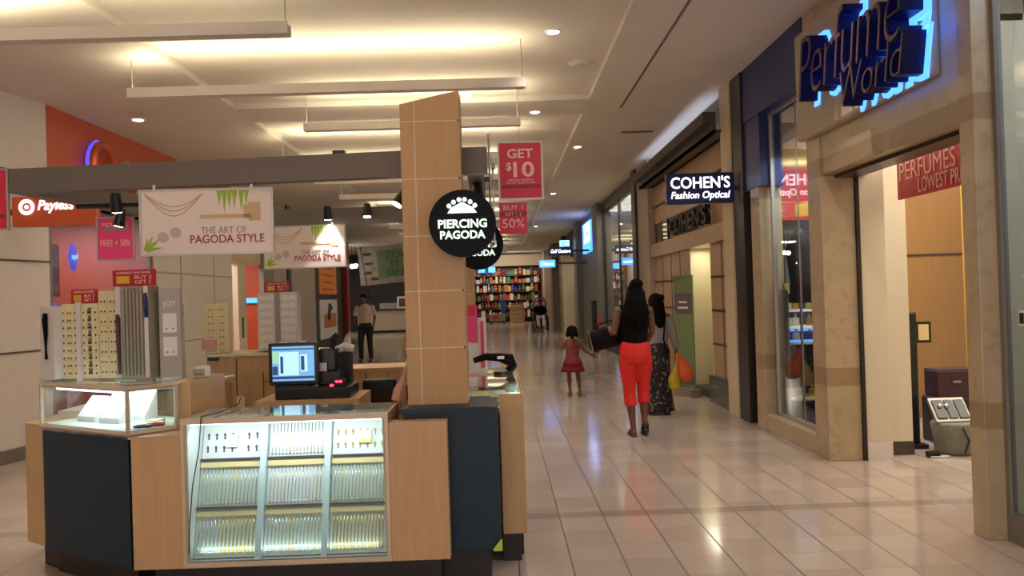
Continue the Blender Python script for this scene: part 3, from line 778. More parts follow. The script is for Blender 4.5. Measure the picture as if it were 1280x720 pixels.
# ================================================================== TOY STORE AT THE FAR END
sh = empty('toy_shelving', (.3, 49.6, 0), 'wide colourful shelving across the toy store at the end of the concourse', 'shelf')
for z in (.3, .8, 1.3, 1.8, 2.3, 2.75): MB().box(-1.75, 2.2, -.3, .4, z-.03, z).build('shelf_board', 'toy_brown', sh)
MB().box(-1.8, 2.25, .4, .5, 0, 3.3).build('back_panel', 'toy_brown', sh); MB().box(-1.8, 2.25, -.3, .5, 3.3, 3.95).build('header', 'store_wall', sh)
MB().box(-1.8, -1.72, -.3, .4, 0, 3.3).box(2.17, 2.25, -.3, .4, 0, 3.3).build('side', 'toy_brown', sh)
tm = ['toy_red','toy_orange','toy_yellow','toy_green','toy_blue','toy_white','toy_brown','toy_teal']
lvn = ['lowest','second lowest','third','fourth','fifth','top']
protos = {}
for r_, z in enumerate((.3, .8, 1.3, 1.8, 2.3, 2.75)):
    x = -1.45
    while x < 2.35:
        i = random.choice([6,3,6,5,0] if r_ < 3 else [0,1,2,4,5,7,3,0,1]); m = tm[i]
        key = (i, random.randint(0, 1))
        if key not in protos:
            if key[1] == 0: p = MB().box(-.11, .11, -.1, .1, 0, .3)
            else: p = MB().ell((0,0,.12), .12, .1, .12, 10, 7).ell((0,-.02,.28), .08, .08, .08, 10, 7).ell((-.06,0,.35), .03, .02, .03, 6, 5).ell((.06,0,.35), .03, .02, .03, 6, 5)
            q = p.build('toy_package' if key[1] == 0 else 'plush_toy', m, smooth=bool(key[1])); protos[key] = q
        else: q = protos[key].copy(); col.objects.link(q)
        q.location = (x, 49.45, z); q.scale = (random.uniform(.6,1.05),1,random.uniform(.7,1.35)); x += random.uniform(.16, .26)
        tag(q, '%s %s on the %s shelf of the far toy store' % (m[4:], 'boxed toy' if key[1] == 0 else 'plush toy', lvn[r_]), 'toy', 'toys on the %s shelf of the far store' % lvn[r_])
for i, (x, lb) in enumerate(((-1.0, 'left'), (-.4, 'right'))):
    o = empty('store_sign', (x, 49.0, 3.1), 'small blue lit letter block above the toys, %s of two' % lb, 'sign')
    MB().box(-.2, .2, 0, .1, -.16, .16).build('block', 'blue_lit', o); MB().box(-.02, .02, .02, .06, .16, .94).build('hanger', 'steel', o)
o = empty('stroller', (-.1, 47.0, 0), 'low teal and red toy cart in front of the toy store', 'cart')
MB().box(-.5, .4, -.25, .25, .15, .55).build('body', 'basket_gray', o, bevel=.03)
MB().box(-.3, 0, -.26, -.25, .25, .5).build('red_panel', 'toy_red', o)
MB().box(.15, .4, -.1, .1, .55, 1.4).build('blue_roll', 'toy_blue', o, bevel=.05)
mb = MB()
for sx in (-.4, .3):
    mb.tube([(sx,-.24,.08),(sx,-.2,.08)], .08, 12)
    mb.tube([(sx,.2,.08),(sx,.24,.08)], .08, 12)
mb.box(-.42, .32, -.2, .2, .1, .16); mb.build('wheels', 'black_plastic', o)
o = empty('wooden_crate', (.95, 46.8, 0), 'tan wooden slatted crate display in front of the toy store', 'crate')
for i in range(4): MB().box(-.4, .4, -.25, .25, i*.26+.0, i*.26+.24).build('slat_tier', 'maple', o)

# ================================================================== KIOSK
def frosted(x0,x1,y0,y1,z0,z1): pass
FY = 4.45
# -- corner cabinet (left)
A, Bc = (-2.68,4.93), (-1.975,4.455)
dpt = (.30,.44)
k2 = empty('corner_display_cabinet', (-2.3, 4.9, 0), 'dark blue corner cabinet with lit glass jewelry box on top, left kiosk corner', 'display cabinet')
def rel(o, mb): return at(mb, o)
basep = [A, Bc, (-1.965,4.72), (-2.05,5.0), (-2.44,5.32)]
at(MB().prism(basep, .17, .87), k2).build('base', 'kiosk_blue', k2, bevel=.004)
at(MB().prism([(-2.66,5.04),(-2.0,4.60),(-2.0,5.0),(-2.44,5.3)], 0, .17), k2).build('kick_plate', 'kick_black', k2)
topp = [A, Bc, (-1.80,4.66), (-1.84,4.95), (-2.42,5.34)]
at(MB().prism(topp, .855, .885), k2).build('deck', 'pad_white', k2)
at(MB().prism([(x*.96-.09, y*.96+.195) for x, y in topp], .885, .895), k2).build('velvet_pad', 'pad_green', k2)
# glass sides and top
mb = MB()
for p, q in ((A,Bc),(Bc,topp[2]),(topp[2],topp[3]),(topp[3],topp[4]),(topp[4],A)):
    p = V((p[0],p[1],0)); q = V((q[0],q[1],0)); n_ = (q-p).cross(V((0,0,1))).normalized()*.004
    mb.add([p+V((0,0,.885)), q+V((0,0,.885)), q+V((0,0,1.115)), p+V((0,0,1.115))], [(0,1,2,3)])
at(mb, k2).build('glass_pane', 'clear_glass', k2)
at(MB().add([V((x,y,1.128)) for x,y in topp], [list(range(5))]), k2).build('glass_top', 'clear_glass', k2)
mb = MB()
def barr(mb, p, q, r=.009): mb.tube([p,q], r, 4)
for i in range(5):
    p, q = topp[i], topp[(i+1)%5]
    barr(mb, (p[0],p[1],1.12), (q[0],q[1],1.12), .014); barr(mb, (p[0],p[1],.88), (q[0],q[1],.88), .014); barr(mb, (p[0],p[1],.88), (p[0],p[1],1.12), .012)
at(mb, k2).build('metal_frame', 'silver_line', k2)
at(MB().tube([(-2.56,4.88,1.10),(-2.06,4.54,1.10)], .008, 8), k2).build('light_tube', 'case_glow', k2)
area('case_lamp', (-2.24, 4.93, 1.10), (0,0,R(-34)), .6, .25, 2.6, (.92,.97,1))
at(B(-1.835,-1.74,4.72,5.3,.17,1.12), k2).build('end_panel', 'maple', k2)
# contents of the corner case: card stands and bracelets
for i, (x, y, rz, hgt) in enumerate(((-2.40,4.97,-30,.14),(-2.22,4.86,-25,.16),(-2.12,4.95,-20,.17),(-2.3,5.06,-30,.15))):
    o = empty('earring_stand', (x, y, .895), 'white tiered earring stand inside the lit corner glass box, %s' % ('nearest the left post','in the middle front','behind the front post','at the back')[i], 'jewelry stand', rz=R(rz))
    MB().prism([(-.08,-.05),(.08,-.05),(.08,.05),(-.08,.05)], 0, .03).add([(-.08,-.05,.03),(.08,-.05,.03),(.08,.05,hgt),(-.08,.05,hgt),(-.08,.05,.03),(.08,.05,.03)], [(0,1,2,3),(0,3,4),(1,5,2),(3,2,5,4),(0,4,5,1)]).build('ramp', 'pad_white', o)
    mb = MB()
    for a in range(4):
        for b_ in range(3): mb.ell((-.055+a*.036, -.03+b_*.03, .045+b_*(hgt-.03)/3.2), .006, .006, .006, 6, 5)
    mb.build('studs', 'gold', o, smooth=True)
for i, (x, y) in enumerate(((-1.90,4.62),(-1.93,4.70),(-1.97,4.80),(-1.95,4.58))):
    o = MB().tube([(.045*math.cos(t*math.pi/8), .03*math.sin(t*math.pi/8), .012) for t in range(17)], .007, 6).build('bracelet', ['red_pillar','gold','silver','dark_steel'][i], smooth=True)
    o.location = (x, y, .895); tag(o, '%s bracelet lying in the right end of the lit corner glass box' % ('dark red','gold','silver','dark grey')[i], 'bracelet')

# -- left side counter
k3 = empty('side_counter', (-2.66, 6.3, 0), 'maple side counter running back along the left edge of the kiosk', 'counter')
at(MB().prism([(-2.87,5.09),(-2.70,4.965),(-2.46,5.36),(-2.46,7.5),(-2.87,7.5)], .17, .88), k3).build('body', 'maple', k3, bevel=.003)
at(MB().prism([(-2.83,5.2),(-2.68,5.08),(-2.46,5.36),(-2.46,7.46),(-2.83,7.46)], 0, .17), k3).build('kick_plate', 'kick_black', k3)
at(B(-2.86,-2.47,5.45,7.5,.88,.90), k3).build('worktop', 'card_white', k3)

# -- front display case
k1 = empty('front_display_case', (-1.15, 4.7, 0), 'maple framed display case with sloping lit glass front full of chains, centre of kiosk', 'display case')
at(MB().box(-1.962,-1.70,FY,FY+.24,.17,.87), k1).build('side_panel', 'maple', k1, bevel=.003)
at(MB().box(-1.70,-1.675,FY,4.92,.17,.95).box(-.635,-.61,FY,4.92,.17,.95).box(-1.675,-.635,FY,4.92,.17,.20).box(-1.675,-.635,4.90,4.92,.2,.95), k1).build('carcass', 'maple', k1)
at(MB().box(-.61,-.30,FY,FY+.1,.17,.90), k1).build('side_panel', 'maple', k1, bevel=.003)
at(MB().box(-1.90,-.36,FY+.12,4.9,0,.17), k1).build('kick_plate', 'kick_black', k1)
at(MB().box(-1.70,-.61,FY-.004,FY+.016,.925,.955).box(-1.70,-.61,FY-.004,FY+.01,.175,.20).box(-1.70,-1.682,FY-.004,FY+.01,.2,.925).box(-.628,-.61,FY-.004,FY+.01,.2,.925), k1).build('metal_frame', 'silver_line', k1)
at(MB().box(-1.68,-.63,FY+.003,FY+.007,.2,.925), k1).build('front_glass', 'clear_glass', k1)
at(MB().box(-1.69,-.62,FY+.02,4.91,.945,.952), k1).build('top_glass', 'clear_glass', k1)
at(MB().box(-1.66,-.65,FY+.03,FY+.045,.915,.93), k1).build('light_tube', 'case_glow', k1)
area('case_lamp', (-1.155, FY+.05, .90), (R(30),0,0), .95, .04, 2.1, (.95,.98,1))
area('case_lamp', (-1.155, FY+.03, .25), (R(125),0,0), .95, .03, .4, (.95,.98,1))
at(MB().box(-1.675,-1.669,FY+.01,4.90,.2,.945).box(-.641,-.635,FY+.01,4.90,.2,.945).box(-1.67,-.64,4.893,4.90,.2,.945).box(-1.669,-.641,FY+.01,4.89,.2,.206), k1).build('inner_liner', 'pad_white', k1)
# sloped back board and dividers
def slope(z): return 4.50+(z-.20)*(.24/.72)
mb = MB().add([(-1.668,slope(.21)+.01,.21),(-.642,slope(.21)+.01,.21),(-.642,slope(.92)+.01,.92),(-1.668,slope(.92)+.01,.92),(-1.668,slope(.21)+.03,.21),(-.642,slope(.21)+.03,.21),(-.642,slope(.92)+.03,.92),(-1.668,slope(.92)+.03,.92)], [(0,1,2,3),(4,7,6,5),(0,4,5,1),(3,2,6,7),(0,3,7,4),(1,5,6,2)])
at(mb, k1).build('sloped_board', 'pad_green', k1)
for xb in (-1.318, -.968):
    mb = MB(); z0, z1 = .205, .92
    mb.add([(xb-.016,slope(z0)-.05,z0),(xb+.016,slope(z0)-.05,z0),(xb+.016,slope(z1)-.05,z1),(xb-.016,slope(z1)-.05,z1),(xb-.016,slope(z0)+.01,z0),(xb+.016,slope(z0)+.01,z0),(xb+.016,slope(z1)+.01,z1),(xb-.016,slope(z1)+.01,z1)], [(0,1,2,3),(4,7,6,5),(0,4,5,1),(3,2,6,7),(0,3,7,4),(1,5,6,2)])
    at(mb, k1).build('divider', 'divider_white', k1)
ang = math.atan2(.72, .24)
colsx = [(-1.665,-1.338),(-1.298,-.988),(-.948,-.645)]
rowz = [(.70,.905),(.455,.655),(.215,.41)]
cn = ['left','middle','right']; rn = ['top','middle','bottom']
for r_ in range(3):
    for c_ in range(3):
        x0, x1 = colsx[c_]; z0, z1 = rowz[r_]
        w_ = x1-x0; L = (z1-z0)/math.sin(ang)
        white = (r_, c_) in ((0,0),(0,1),(1,1),(0,2))
        o = empty('jewelry_tray', ((x0+x1)/2, slope(z0)-.004, z0), 'jewelry tray in the %s row, %s column, of the lit front case' % (rn[r_], cn[c_]), 'tray')
        T = Matrix.Rotation(ang, 4, 'X')
        MB().box(-w_/2, w_/2, 0, L, -.002, .006, T).build('pad', 'pad_white' if white else 'pad_green', o)
        MB().box(-w_/2, w_/2, -.008, .0, -.002, .03, T).build('lip', 'dark_steel' if r_ < 2 else 'pad_white', o)
        MB().box(-w_/2, w_/2, L, L+.028, -.002, .02, T).build('rail', 'ledge_wood' if r_ else 'pad_white', o)
        # chains
        if (r_, c_) == (0, 0) or (r_, c_) == (0, 2):
            for a in range(2):
                for b_ in range(7):
                    if (r_, c_) == (0, 0) and b_ == 4: continue
                    e = MB().tube([(0,0,0),(.004,0,-.012),(0,0,-.024),(-.004,0,-.012),(0,0,0)], .003, 5).ell((0,0,-.03), .006, .005, .008, 6, 5).build('earring', 'dark_steel' if c_ == 0 else 'gold', smooth=True)
                    p = o.location + T @ V((-w_/2+.03+b_*(w_-.06)/6, .07+a*.07, .014))
                    e.location = p; tag(e, 'dangling earring on the %s line of the top %s tray of the front case' % (('lower','upper')[a], cn[c_]), 'earring', 'earrings in the top %s tray' % cn[c_])
        else:
            n = 15; gold = (r_, c_) in ((2,0),(2,2)); base_ = None
            for b_ in range(n):
                m = ('gold' if (b_ > 5 or c_ == 2) else 'silver') if gold else ('silver' if random.random() < .85 else 'gold')
                lx = -w_/2+.02+b_*(w_-.04)/(n-1)
                mb = MB().tube([T @ V((0, L-.004, .008)), T @ V((.001, L*.6, .009)), T @ V((-.001, L*.25, .009)), T @ V((.0, .022, .010))], .0034 if gold else .0022, 5)
                mb.ell(T @ V((0, .018, .012)), .0065, .005, .008, 6, 5)
                e = mb.build('necklace', m, smooth=True); e.location = o.location + V((lx, 0, 0))
                tag(e, '%s chain hanging in the %s row, %s column tray of the front case' % ('gold' if m == 'gold' else 'silver', rn[r_], cn[c_]), 'necklace', 'chains in the %s %s tray' % (rn[r_], cn[c_]))
        if (r_, c_) in ((0,0),(0,2)):
            q = MB().box(-.03, .03, 0, .07, .006, .018, T).build('earring_card', 'card_white' if c_ == 0 else 'gold'); q.location = o.location + T @ V((.03 if c_ else .0, .06, 0.006))
            tag(q, 'small %s card leaning in the top %s tray of the front case' % (('white','gold')[c_//2], cn[c_]), 'card')
o = MB().tube([(-1.585,FY-.012,.965),(-1.60,FY-.012,.8),(-1.64,FY-.012,.6),(-1.66,FY-.012,.4),(-1.668,FY-.012,.25)], .003, 6).tube([(-1.585,FY-.012,.965),(-1.55,FY+.2,.962),(-1.54,4.93,.97),(-1.54,4.97,1.0)], .003, 6).build('cord', 'black_plastic', smooth=True)
tag(o, 'thin dark cord hanging down the left of the lit front case', 'cord')

# -- blue plinth with tower
k4 = empty('tower_plinth', (-.28, 4.8, 0), 'dark blue plinth block carrying the tall wood tower', 'plinth')
at(MB().box(-.54,-.03,4.57,5.02,.17,.95), k4).build('body', 'kiosk_blue', k4, bevel=.004)
at(MB().box(-.50,-.09,4.66,5.0,0,.17), k4).build('kick_plate', 'kick_black', k4)
at(MB().box(-.56,-.075,4.55,5.04,.93,.955), k4).build('top_edge', 'kiosk_blue', k4)
tw = empty('tower', (-.36, 4.86, .955), 'tall maple panelled tower with slanted top and silver joints', 'tower')
vs = []
for x, y in ((-.53,4.72),(-.195,4.72),(-.195,5.0),(-.53,5.0)): vs.append(V((x,y,.955)))
for x, y, z in ((-.53,4.72,2.645),(-.195,4.72,2.715),(-.195,5.0,2.715),(-.53,5.0,2.645)): vs.append(V((x,y,z)))
at(MB().add(vs, [(0,3,2,1),(4,5,6,7),(0,1,5,4),(1,2,6,5),(2,3,7,6),(3,0,4,7)]), tw).build('shaft', 'tower_wood', tw)
mb = MB()
for z in (1.27, 1.59, 1.90, 2.22, 2.545): mb.box(-.532,-.193,4.717,5.002,z-.003,z+.003)
mb.box(-.453,-.447,4.717,4.722,.955,2.655)
at(mb, tw).build('joint_strip', 'silver_line', tw)
mb = MB()
for z in (1.27, 1.59, 1.90, 2.22, 2.545): mb.ell((-.203,4.716,z), .006, .004, .006, 8, 5)
at(mb, tw).build('screw_caps', 'dark_trim', tw)
# rear shorter column
o = empty('rear_column', (-.37, 7.75, 0), 'shorter maple column at the rear right corner of the kiosk', 'column')
MB().box(-.14, .14, -.14, .14, .0, 2.27).build('shaft', 'tower_wood', o); MB().box(-.143, .143, -.143, .143, 1.57, 1.58).box(-.143, .143, -.143, .143, 1.9, 1.91).build('joint_strip', 'silver_line', o)

# -- right side counter
k5 = empty('side_counter', (-.16, 5.7, 0), 'maple side counter with glass topped jewelry case at the right edge of the kiosk', 'counter')
at(MB().box(-.42,.12,4.90+.13,6.62,.17,.86).box(-.02,.12,4.88,5.03,.17,.86), k5).build('body', 'maple', k5, bevel=.003)
at(MB().box(-.40,.10,5.05,6.55,0,.17).box(-.02,.085,4.93,5.05,0,.17), k5).build('kick_plate', 'kick_black', k5)
at(MB().box(-.02,.12,4.88,4.9,.86,.98).box(.1,.12,4.9,6.62,.86,.98).box(-.42,.12,6.6,6.62,.86,.98).box(-.42,-.40,5.05,6.62,.86,.98), k5).build('case_rim', 'maple', k5)
at(MB().box(-.41,.11,5.04,6.61,.984,.99).box(-.02,.11,4.89,5.04,.984,.99), k5).build('glass_top', 'clear_glass', k5)
at(MB().box(-.40,.10,5.06,6.59,.862,.875).box(-.01,.10,4.91,5.06,.862,.875), k5).build('velvet_pad', 'pad_green', k5)
area('case_lamp', (.085, 5.75, .965), (0,R(-35),R(0)), .03, 1.5, 2.2, (.95,1,.97))
for i in range(12):
    x = -.3+(i % 3)*.15; y = 5.2+(i//3)*.34
    q = MB().box(-.05,.05,-.07,.07,0,.02).build('ring_box', ['pad_white','acrylic_gray','gold','card_cream'][i % 4]); q.location = (x, y, .875)
    tag(q, '%s flat ring box under the glass of the right side counter' % ['white','grey','gold','cream'][i % 4], 'jewelry box', 'ring boxes under the glass of the right counter')
o = empty('desk_scanner', (-.02, 6.05, .99), 'dark curved handheld scanner lying on the right glass counter', 'scanner')
MB().tube([(-.18,0,.10),(-.1,0,.125),(0,0,.12),(.08,.0,.10),(.10,0,.06),(.07,0,.02)], [(.02,.025),(.025,.03),(.03,.03),(.045,.04),(.03,.03),(.03,.03)], 10).build('body', 'bag_black', o, smooth=True)
MB().tube([(.03,0,.0),(.03,0,.02)], .07, 14).build('base', 'black_plastic', o)
MB().box(-.01,.04,-.045,-.03,.11,.13).build('highlight_button', 'steel', o)
o = empty('card_stack', (-.22, 5.6, .99), 'small white stack of cards beside the tower on the right counter', 'cards')
MB().box(-.07,.05,-.05,.05,0,.03).build('cards', 'plastic_white', o); MB().box(-.05,.06,-.04,.06,.03,.06).build('upper_cards', 'pink_shirt', o)
o = empty('pink_display', (-.16, 6.35, .99), 'tall pink and white earring display on the right counter behind the tower', 'jewelry display')
MB().box(-.09,.0,-.1,.06,0,.40).build('body', 'card_white', o)
MB().box(-.085,-.01,-.11,-.10,.22,.50).build('front_label', 'sign_pink', o)
MB().box(.0,.05,-.1,.04,0,.40).build('side_fin', 'card_white', o)
MB().box(.01,.035,-.112,-.1,.03,.38).build('pink_strip', 'sign_pink', o)
MB().box(-.085,-.02,-.112,-.10,.42,.50).build('header', 'sign_red', o)
for z in (.12,.24): MB().tube([(.05,-.05,z),(.075,-.05,z+.01)], .02, 8).build('clip', 'steel', o)
o = empty('black_case', (-.15, 5.25, .955), '', 'box'); bpy.data.objects.remove(o)

# -- rear counters
k6 = empty('rear_counter', (-1.0, 7.7, 0), 'maple rear counter with panel seams between the register and the tower', 'counter')
at(MB().box(-1.42,-.55,7.45,7.95,0,.92), k6).build('body', 'maple', k6); at(MB().box(-1.44,-.53,7.43,7.97,.92,.95), k6).build('worktop', 'maple', k6)
mb = MB()
for x in (-1.2,-1.0,-.8): mb.box(x-.003,x+.003,7.445,7.45,.02,.91)
at(mb, k6).build('panel_seam', 'ink_dark', k6)
k7 = empty('rear_counter', (-2.1, 7.2, 0), 'taller maple rear cabinet behind the register on the left', 'counter')
at(MB().box(-2.44,-1.52,7.0,7.5,0,1.12), k7).build('body', 'maple', k7); at(MB().box(-2.45,-1.5,6.98,7.52,1.12,1.14), k7).build('worktop', 'card_cream', k7)
at(MB().box(-2.2,-2.194,6.995,7.0,.05,1.1).box(-1.98,-1.974,6.995,7.0,.05,.98).box(-1.97,-1.53,6.995,7.0,.9,.906), k7).build('door_seam', 'ink_dark', k7)
at(MB().box(-2.42,-2.34,6.96,7.0,1.09,1.12), k7).build('hinge', 'black_plastic', k7)
at(MB().box(-2.19,-2.13,6.96,6.99,.70,.79), k7).build('switch_box', 'plastic_white', k7)
k8 = empty('inner_cabinet', (-2.2, 5.9, 0), 'low maple cabinet with open flap just behind the corner glass case', 'cabinet')
at(MB().box(-2.40,-1.98,5.7,6.2,0,.98), k8).build('body', 'maple', k8)
T = Matrix.Translation((-2.2,5.95,1.0)) @ Matrix.Rotation(R(-4),4,'Y')
at(MB().box(-.22,.24,-.28,.27,0,.015,T), k8).build('flap', 'card_cream', k8)
at(MB().box(-1.985,-1.965,5.72,5.74,.9,.98), k8).build('hinge', 'black_plastic', k8)
o = empty('tape_dispenser', (-1.79, 5.05, 1.12), 'white plastic dispenser on the maple end panel right of the corner glass box', 'dispenser')
MB().box(-.04,.04,-.04,.04,0,.07).build('body', 'plastic_white', o, bevel=.012); MB().tube([(-.03,-.045,.035),(.03,-.045,.035)], .02, 12).build('roll', 'acrylic_gray', o)

# -- cash register
k9 = empty('register_cabinet', (-1.35, 6.1, 0), 'maple register cabinet inside the kiosk under the monitor', 'cabinet')
at(MB().box(-1.72,-1.0,5.85,6.4,0,.87), k9).build('body', 'maple', k9); at(MB().box(-1.7,-1.02,5.84,5.85,.45,.455), k9).build('door_seam', 'ink_dark', k9)
o = empty('cash_drawer', (-1.35, 6.1, .87), 'black cash drawer under the monitor', 'cash drawer')
MB().box(-.24,.28,-.2,.2,0,.08).build('body', 'black_plastic', o, bevel=.008); MB().box(-.22,.26,-.206,-.2,.015,.065).build('drawer_front', 'black_matte', o)
o = empty('monitor', (-1.475, 6.0, .95), 'black register monitor showing a blue till screen', 'monitor', rz=R(0))
MB().box(-.175,.175,-.02,.03,.015,.315).build('bezel', 'black_plastic', o, bevel=.008)
MB().box(-.148,.148,-.024,-.02,.045,.29).build('screen', 'screen_blue', o)
MB().box(-.10,.04,-.026,-.024,.085,.25).box(.05,.10,-.026,-.024,.11,.23).build('window_pane', 'screen_pale', o)
MB().box(-.148,.148,-.026,-.024,.06,.078).box(-.148,.148,-.026,-.024,.265,.275).box(-.146,-.11,-.026,-.024,.09,.15).box(-.09,-.07,-.027,-.026,.10,.22).box(.055,.08,-.027,-.026,.12,.22).build('menu_bar', 'screen_dark', o)
MB().box(-.145,-.105,-.026,-.024,.17,.255).build('green_tab', 'screen_green', o)
MB().box(-.04,.04,-.01,.05,.01,.07).box(-.12,.12,-.08,.1,0,.015).build('stand', 'black_plastic', o)
MB().box(-.10,-.04,-.015,.02,.315,.322).build('tape_tab', 'plastic_white', o); MB().box(.05,.09,-.015,.02,.315,.325).build('tape_tab', 'plastic_white', o)
o = empty('receipt_printer', (-1.245, 6.12, .95), 'tall black receipt printer right of the monitor', 'printer')
MB().box(-.08,.09,-.06,.1,0,.10).box(-.07,.05,-.04,.1,.10,.26).build('body', 'black_plastic', o, bevel=.01)
MB().tube([(.02,0,.26),(.03,0,.33),(.06,0,.36)], [.02,.025,.02], 8).build('cable_hook', 'black_matte', o)
MB().box(-.06,-.01,-.066,-.06,.1,.16).build('label', 'plastic_white', o)
o = empty('card_scanner', (-1.16, 5.93, .95), 'card reader with glowing red lights beside the monitor', 'scanner')
MB().box(-.05,.06,-.03,.05,0,.05).build('body', 'black_matte', o, bevel=.006)
MB().box(-.005,.015,-.034,-.03,.03,.045).box(.02,.04,-.034,-.03,.03,.045).box(-.045,-.02,-.034,-.03,.005,.02).build('red_light', 'led_red', o)
o = empty('display_pad', (-1.17, 6.3, .87), 'black accessory rack with pale blue papers right of the printer', 'rack')
MB().box(-.03,.05,-.05,.06,0,.30).build('body', 'black_matte', o); MB().tube([(-.06,0,.31),(0,.0,.34),(.07,0,.32)], .03, 8).build('papers', 'white_cloth', o)
k10 = empty('stool', (-1.0, 6.95, 0), 'dark square backed chair beside the rear counter', 'chair')
MB().box(-.15,.13,-.02,.02,.62,.90).build('backrest', 'black_plastic', k10, bevel=.02)
MB().box(-.15,.13,-.36,-.02,.44,.50).build('seat', 'black_matte', k10, bevel=.02)
for x in (-.13,.11):
    for y in (-.33,-.02): MB().tube([(x,y,0),(x,y,.45 if y < -.1 else .8)], .012, 6).build('leg', 'dark_steel', k10)
MB().tube([(.14,-.03,.60),(.17,-.05,.66),(.17,-.05,.72)], .012, 6).build('arm_rest', 'steel', k10)
o = empty('inner_partition', (-1.1, 6.72, 0), 'short maple partition post beside the dark chair', 'partition')
MB().box(-.13,-.06,-.03,.03,0,.86).build('post', 'maple', o); MB().box(-.135,-.055,-.035,.035,.86,.87).build('cap', 'card_cream', o)
o = empty('paper_bag', (-.60, 4.99, .95), 'crumpled brown paper bag leaning against the left side of the tower', 'bag')
MB().tube([(-.02,0,.0),(-.01,.0,.06),(.015,.0,.12),(.035,0,.2)], [(.04,.03),(.035,.03),(.02,.02),(.006,.01)], 7).build('body', 'skin_pink', o)
MB().tube([(.02,0,.14),(.04,0,.24)], .008, 6).build('twist', 'card_cream', o)
o = MB().add([(0,0,0),(.05,0,0),(.05,0,.06),(.045,0,.065),(0,0,0.012),(0,.01,0),(.05,.01,0),(.05,.01,.06),(.045,.01,.065),(0,.01,.012)], [(0,1,2,3,4),(5,9,8,7,6),(0,5,6,1),(1,6,7,2),(2,7,8,3),(3,8,9,4),(4,9,5,0)]).build('floor_tag', 'lime')
o.location = (-.075, 4.545, .175); tag(o, 'small lime green tag stuck at the bottom right corner of the blue plinth', 'tag')

# -- jewelry towers on the left corner case
def tower_disp(name, x, y, z, w_, d_, h, rz, label, m='acrylic_white'):
    o = empty(name, (x, y, z), label, 'jewelry display', rz=R(rz))
    MB().box(-w_/2, w_/2, -d_/2+.006, d_/2, .01, h).build('body', m, o)
    MB().box(-w_/2-.01, w_/2+.01, -d_/2-.005, d_/2+.01, 0, .012).build('foot', 'clear_glass', o)
    return o
cardp = {}
def cards(o, nx, nz, x0, x1, z0, z1, yf, m, label, group, cw=.04, ch=.035, dots='dark_steel'):
    Mw = Matrix.Translation(o.location) @ Matrix.Rotation(o.rotation_euler.z, 4, 'Z')
    for i in range(nx):
        for j in range(nz):
            key = (m, cw, ch, dots)
            if key not in cardp:
                e = empty('earring_card', (0,0,0), label, 'earring card', group)
                MB().box(-cw/2, cw/2, -.003, 0, -ch/2, ch/2).build('card', m, e)
                MB().ell((-cw*.22,-.005,-ch*.3), .005, .004, .006, 6, 5).build('stud', dots, e); MB().ell((cw*.22,-.005,-ch*.3), .005, .004, .006, 6, 5).build('stud', dots, e)
                cardp[key] = e; q = e
            else: q = dup(cardp[key])
            q['label'] = label; q['group'] = group
            q.location = Mw @ V((x0+(x1-x0)*(i+.5)/nx, yf-.001, z0+(z1-z0)*(j+.5)/nz)); q.rotation_euler = (0,0,o.rotation_euler.z)
ZT = 1.132
d1 = tower_disp('earring_tower', -2.50, 5.02, ZT, .13, .12, .44, -30, 'slim clear display tower with a hanging dark tassel, leftmost on the corner case')
MB().tube([(.0,-.062,.40),(.0,-.066,.36),(.005,-.066,.28),(.003,-.066,.19),(.006,-.066,.13)], [.012,.016,.012,.005,.009], 8).build('tassel', 'hair_black', d1, smooth=True)
d1.location = (-2.64, 5.03, ZT)
d2 = tower_disp('earring_tower', -2.46, 5.02, ZT, .245, .1, .45, -12, 'cream earring card tower with red header, second from left on the corner case', 'card_cream')
MB().box(-.016,.016,-.062,-.044,.0,.46).build('centre_post', 'acrylic_white', d2)
cards(d2, 2, 9, -.115, -.02, .03, .43, -.045, 'card_cream', 'cream earring card in the left column of the second display tower', 'cards on the left column of the cream tower', .07, .034)
cards(d2, 2, 9, .02, .115, .03, .43, -.045, 'card_cream', 'cream earring card in the right column of the second display tower', 'cards on the right column of the cream tower', .07, .034)
d3 = tower_disp('earring_tower', -2.26, 4.98, ZT, .15, .12, .52, -20, 'tan earring display tower with rows of cards, third from left on the corner case', 'card_cream')
cards(d3, 2, 8, -.07, .07, .03, .5, -.055, 'card_cream', 'cream earring card on the tan third tower', 'cards on the tan third tower', .06, .04)
d4 = tower_disp('earring_tower', -2.09, 4.88, ZT, .20, .12, .54, -8, 'clear fluted display tower with mirror edges, below the middle red header', 'acrylic_gray')
mb = MB()
for i in range(6): mb.tube([(-.05+i*.022,-.06,.03),(-.05+i*.022,-.06,.53)], .007, 6)
mb.build('chain_rods', 'acrylic_gray', d4, smooth=True)
MB().box(-.10,-.07,-.06,-.052,.02,.54).box(.075,.10,-.06,-.052,.02,.54).build('mirror_strip', 'mirror', d4)
MB().tube([(-.088,-.066,.38),(-.082,-.07,.34),(-.082,-.066,.22),(-.078,-.066,.04)], [.006,.012,.012,.010], 8).build('dark_tassel', 'box_purple', d4, smooth=True)
MB().tube([(.083,-.066,.50),(.09,-.068,.44),(.088,-.066,.36)], [.006,.012,.008], 8).build('blue_tassel', 'navy_paint', d4, smooth=True)
d5 = tower_disp('earring_tower', -1.92, 4.93, ZT, .115, .10, .52, 14, 'grey display tower with headline JOY and two picture cards, rightmost on the corner case', 'acrylic_gray')
MB().text('JOY', (0,-.044,.43), .07, .04, .004).build('lettering', 'card_white', d5)
cards(d5, 1, 2, -.05, .05, .12, .39, -.045, 'acrylic_white', 'pale picture card on the grey JOY tower', 'cards on the grey tower', .075, .11, 'sign_pink')
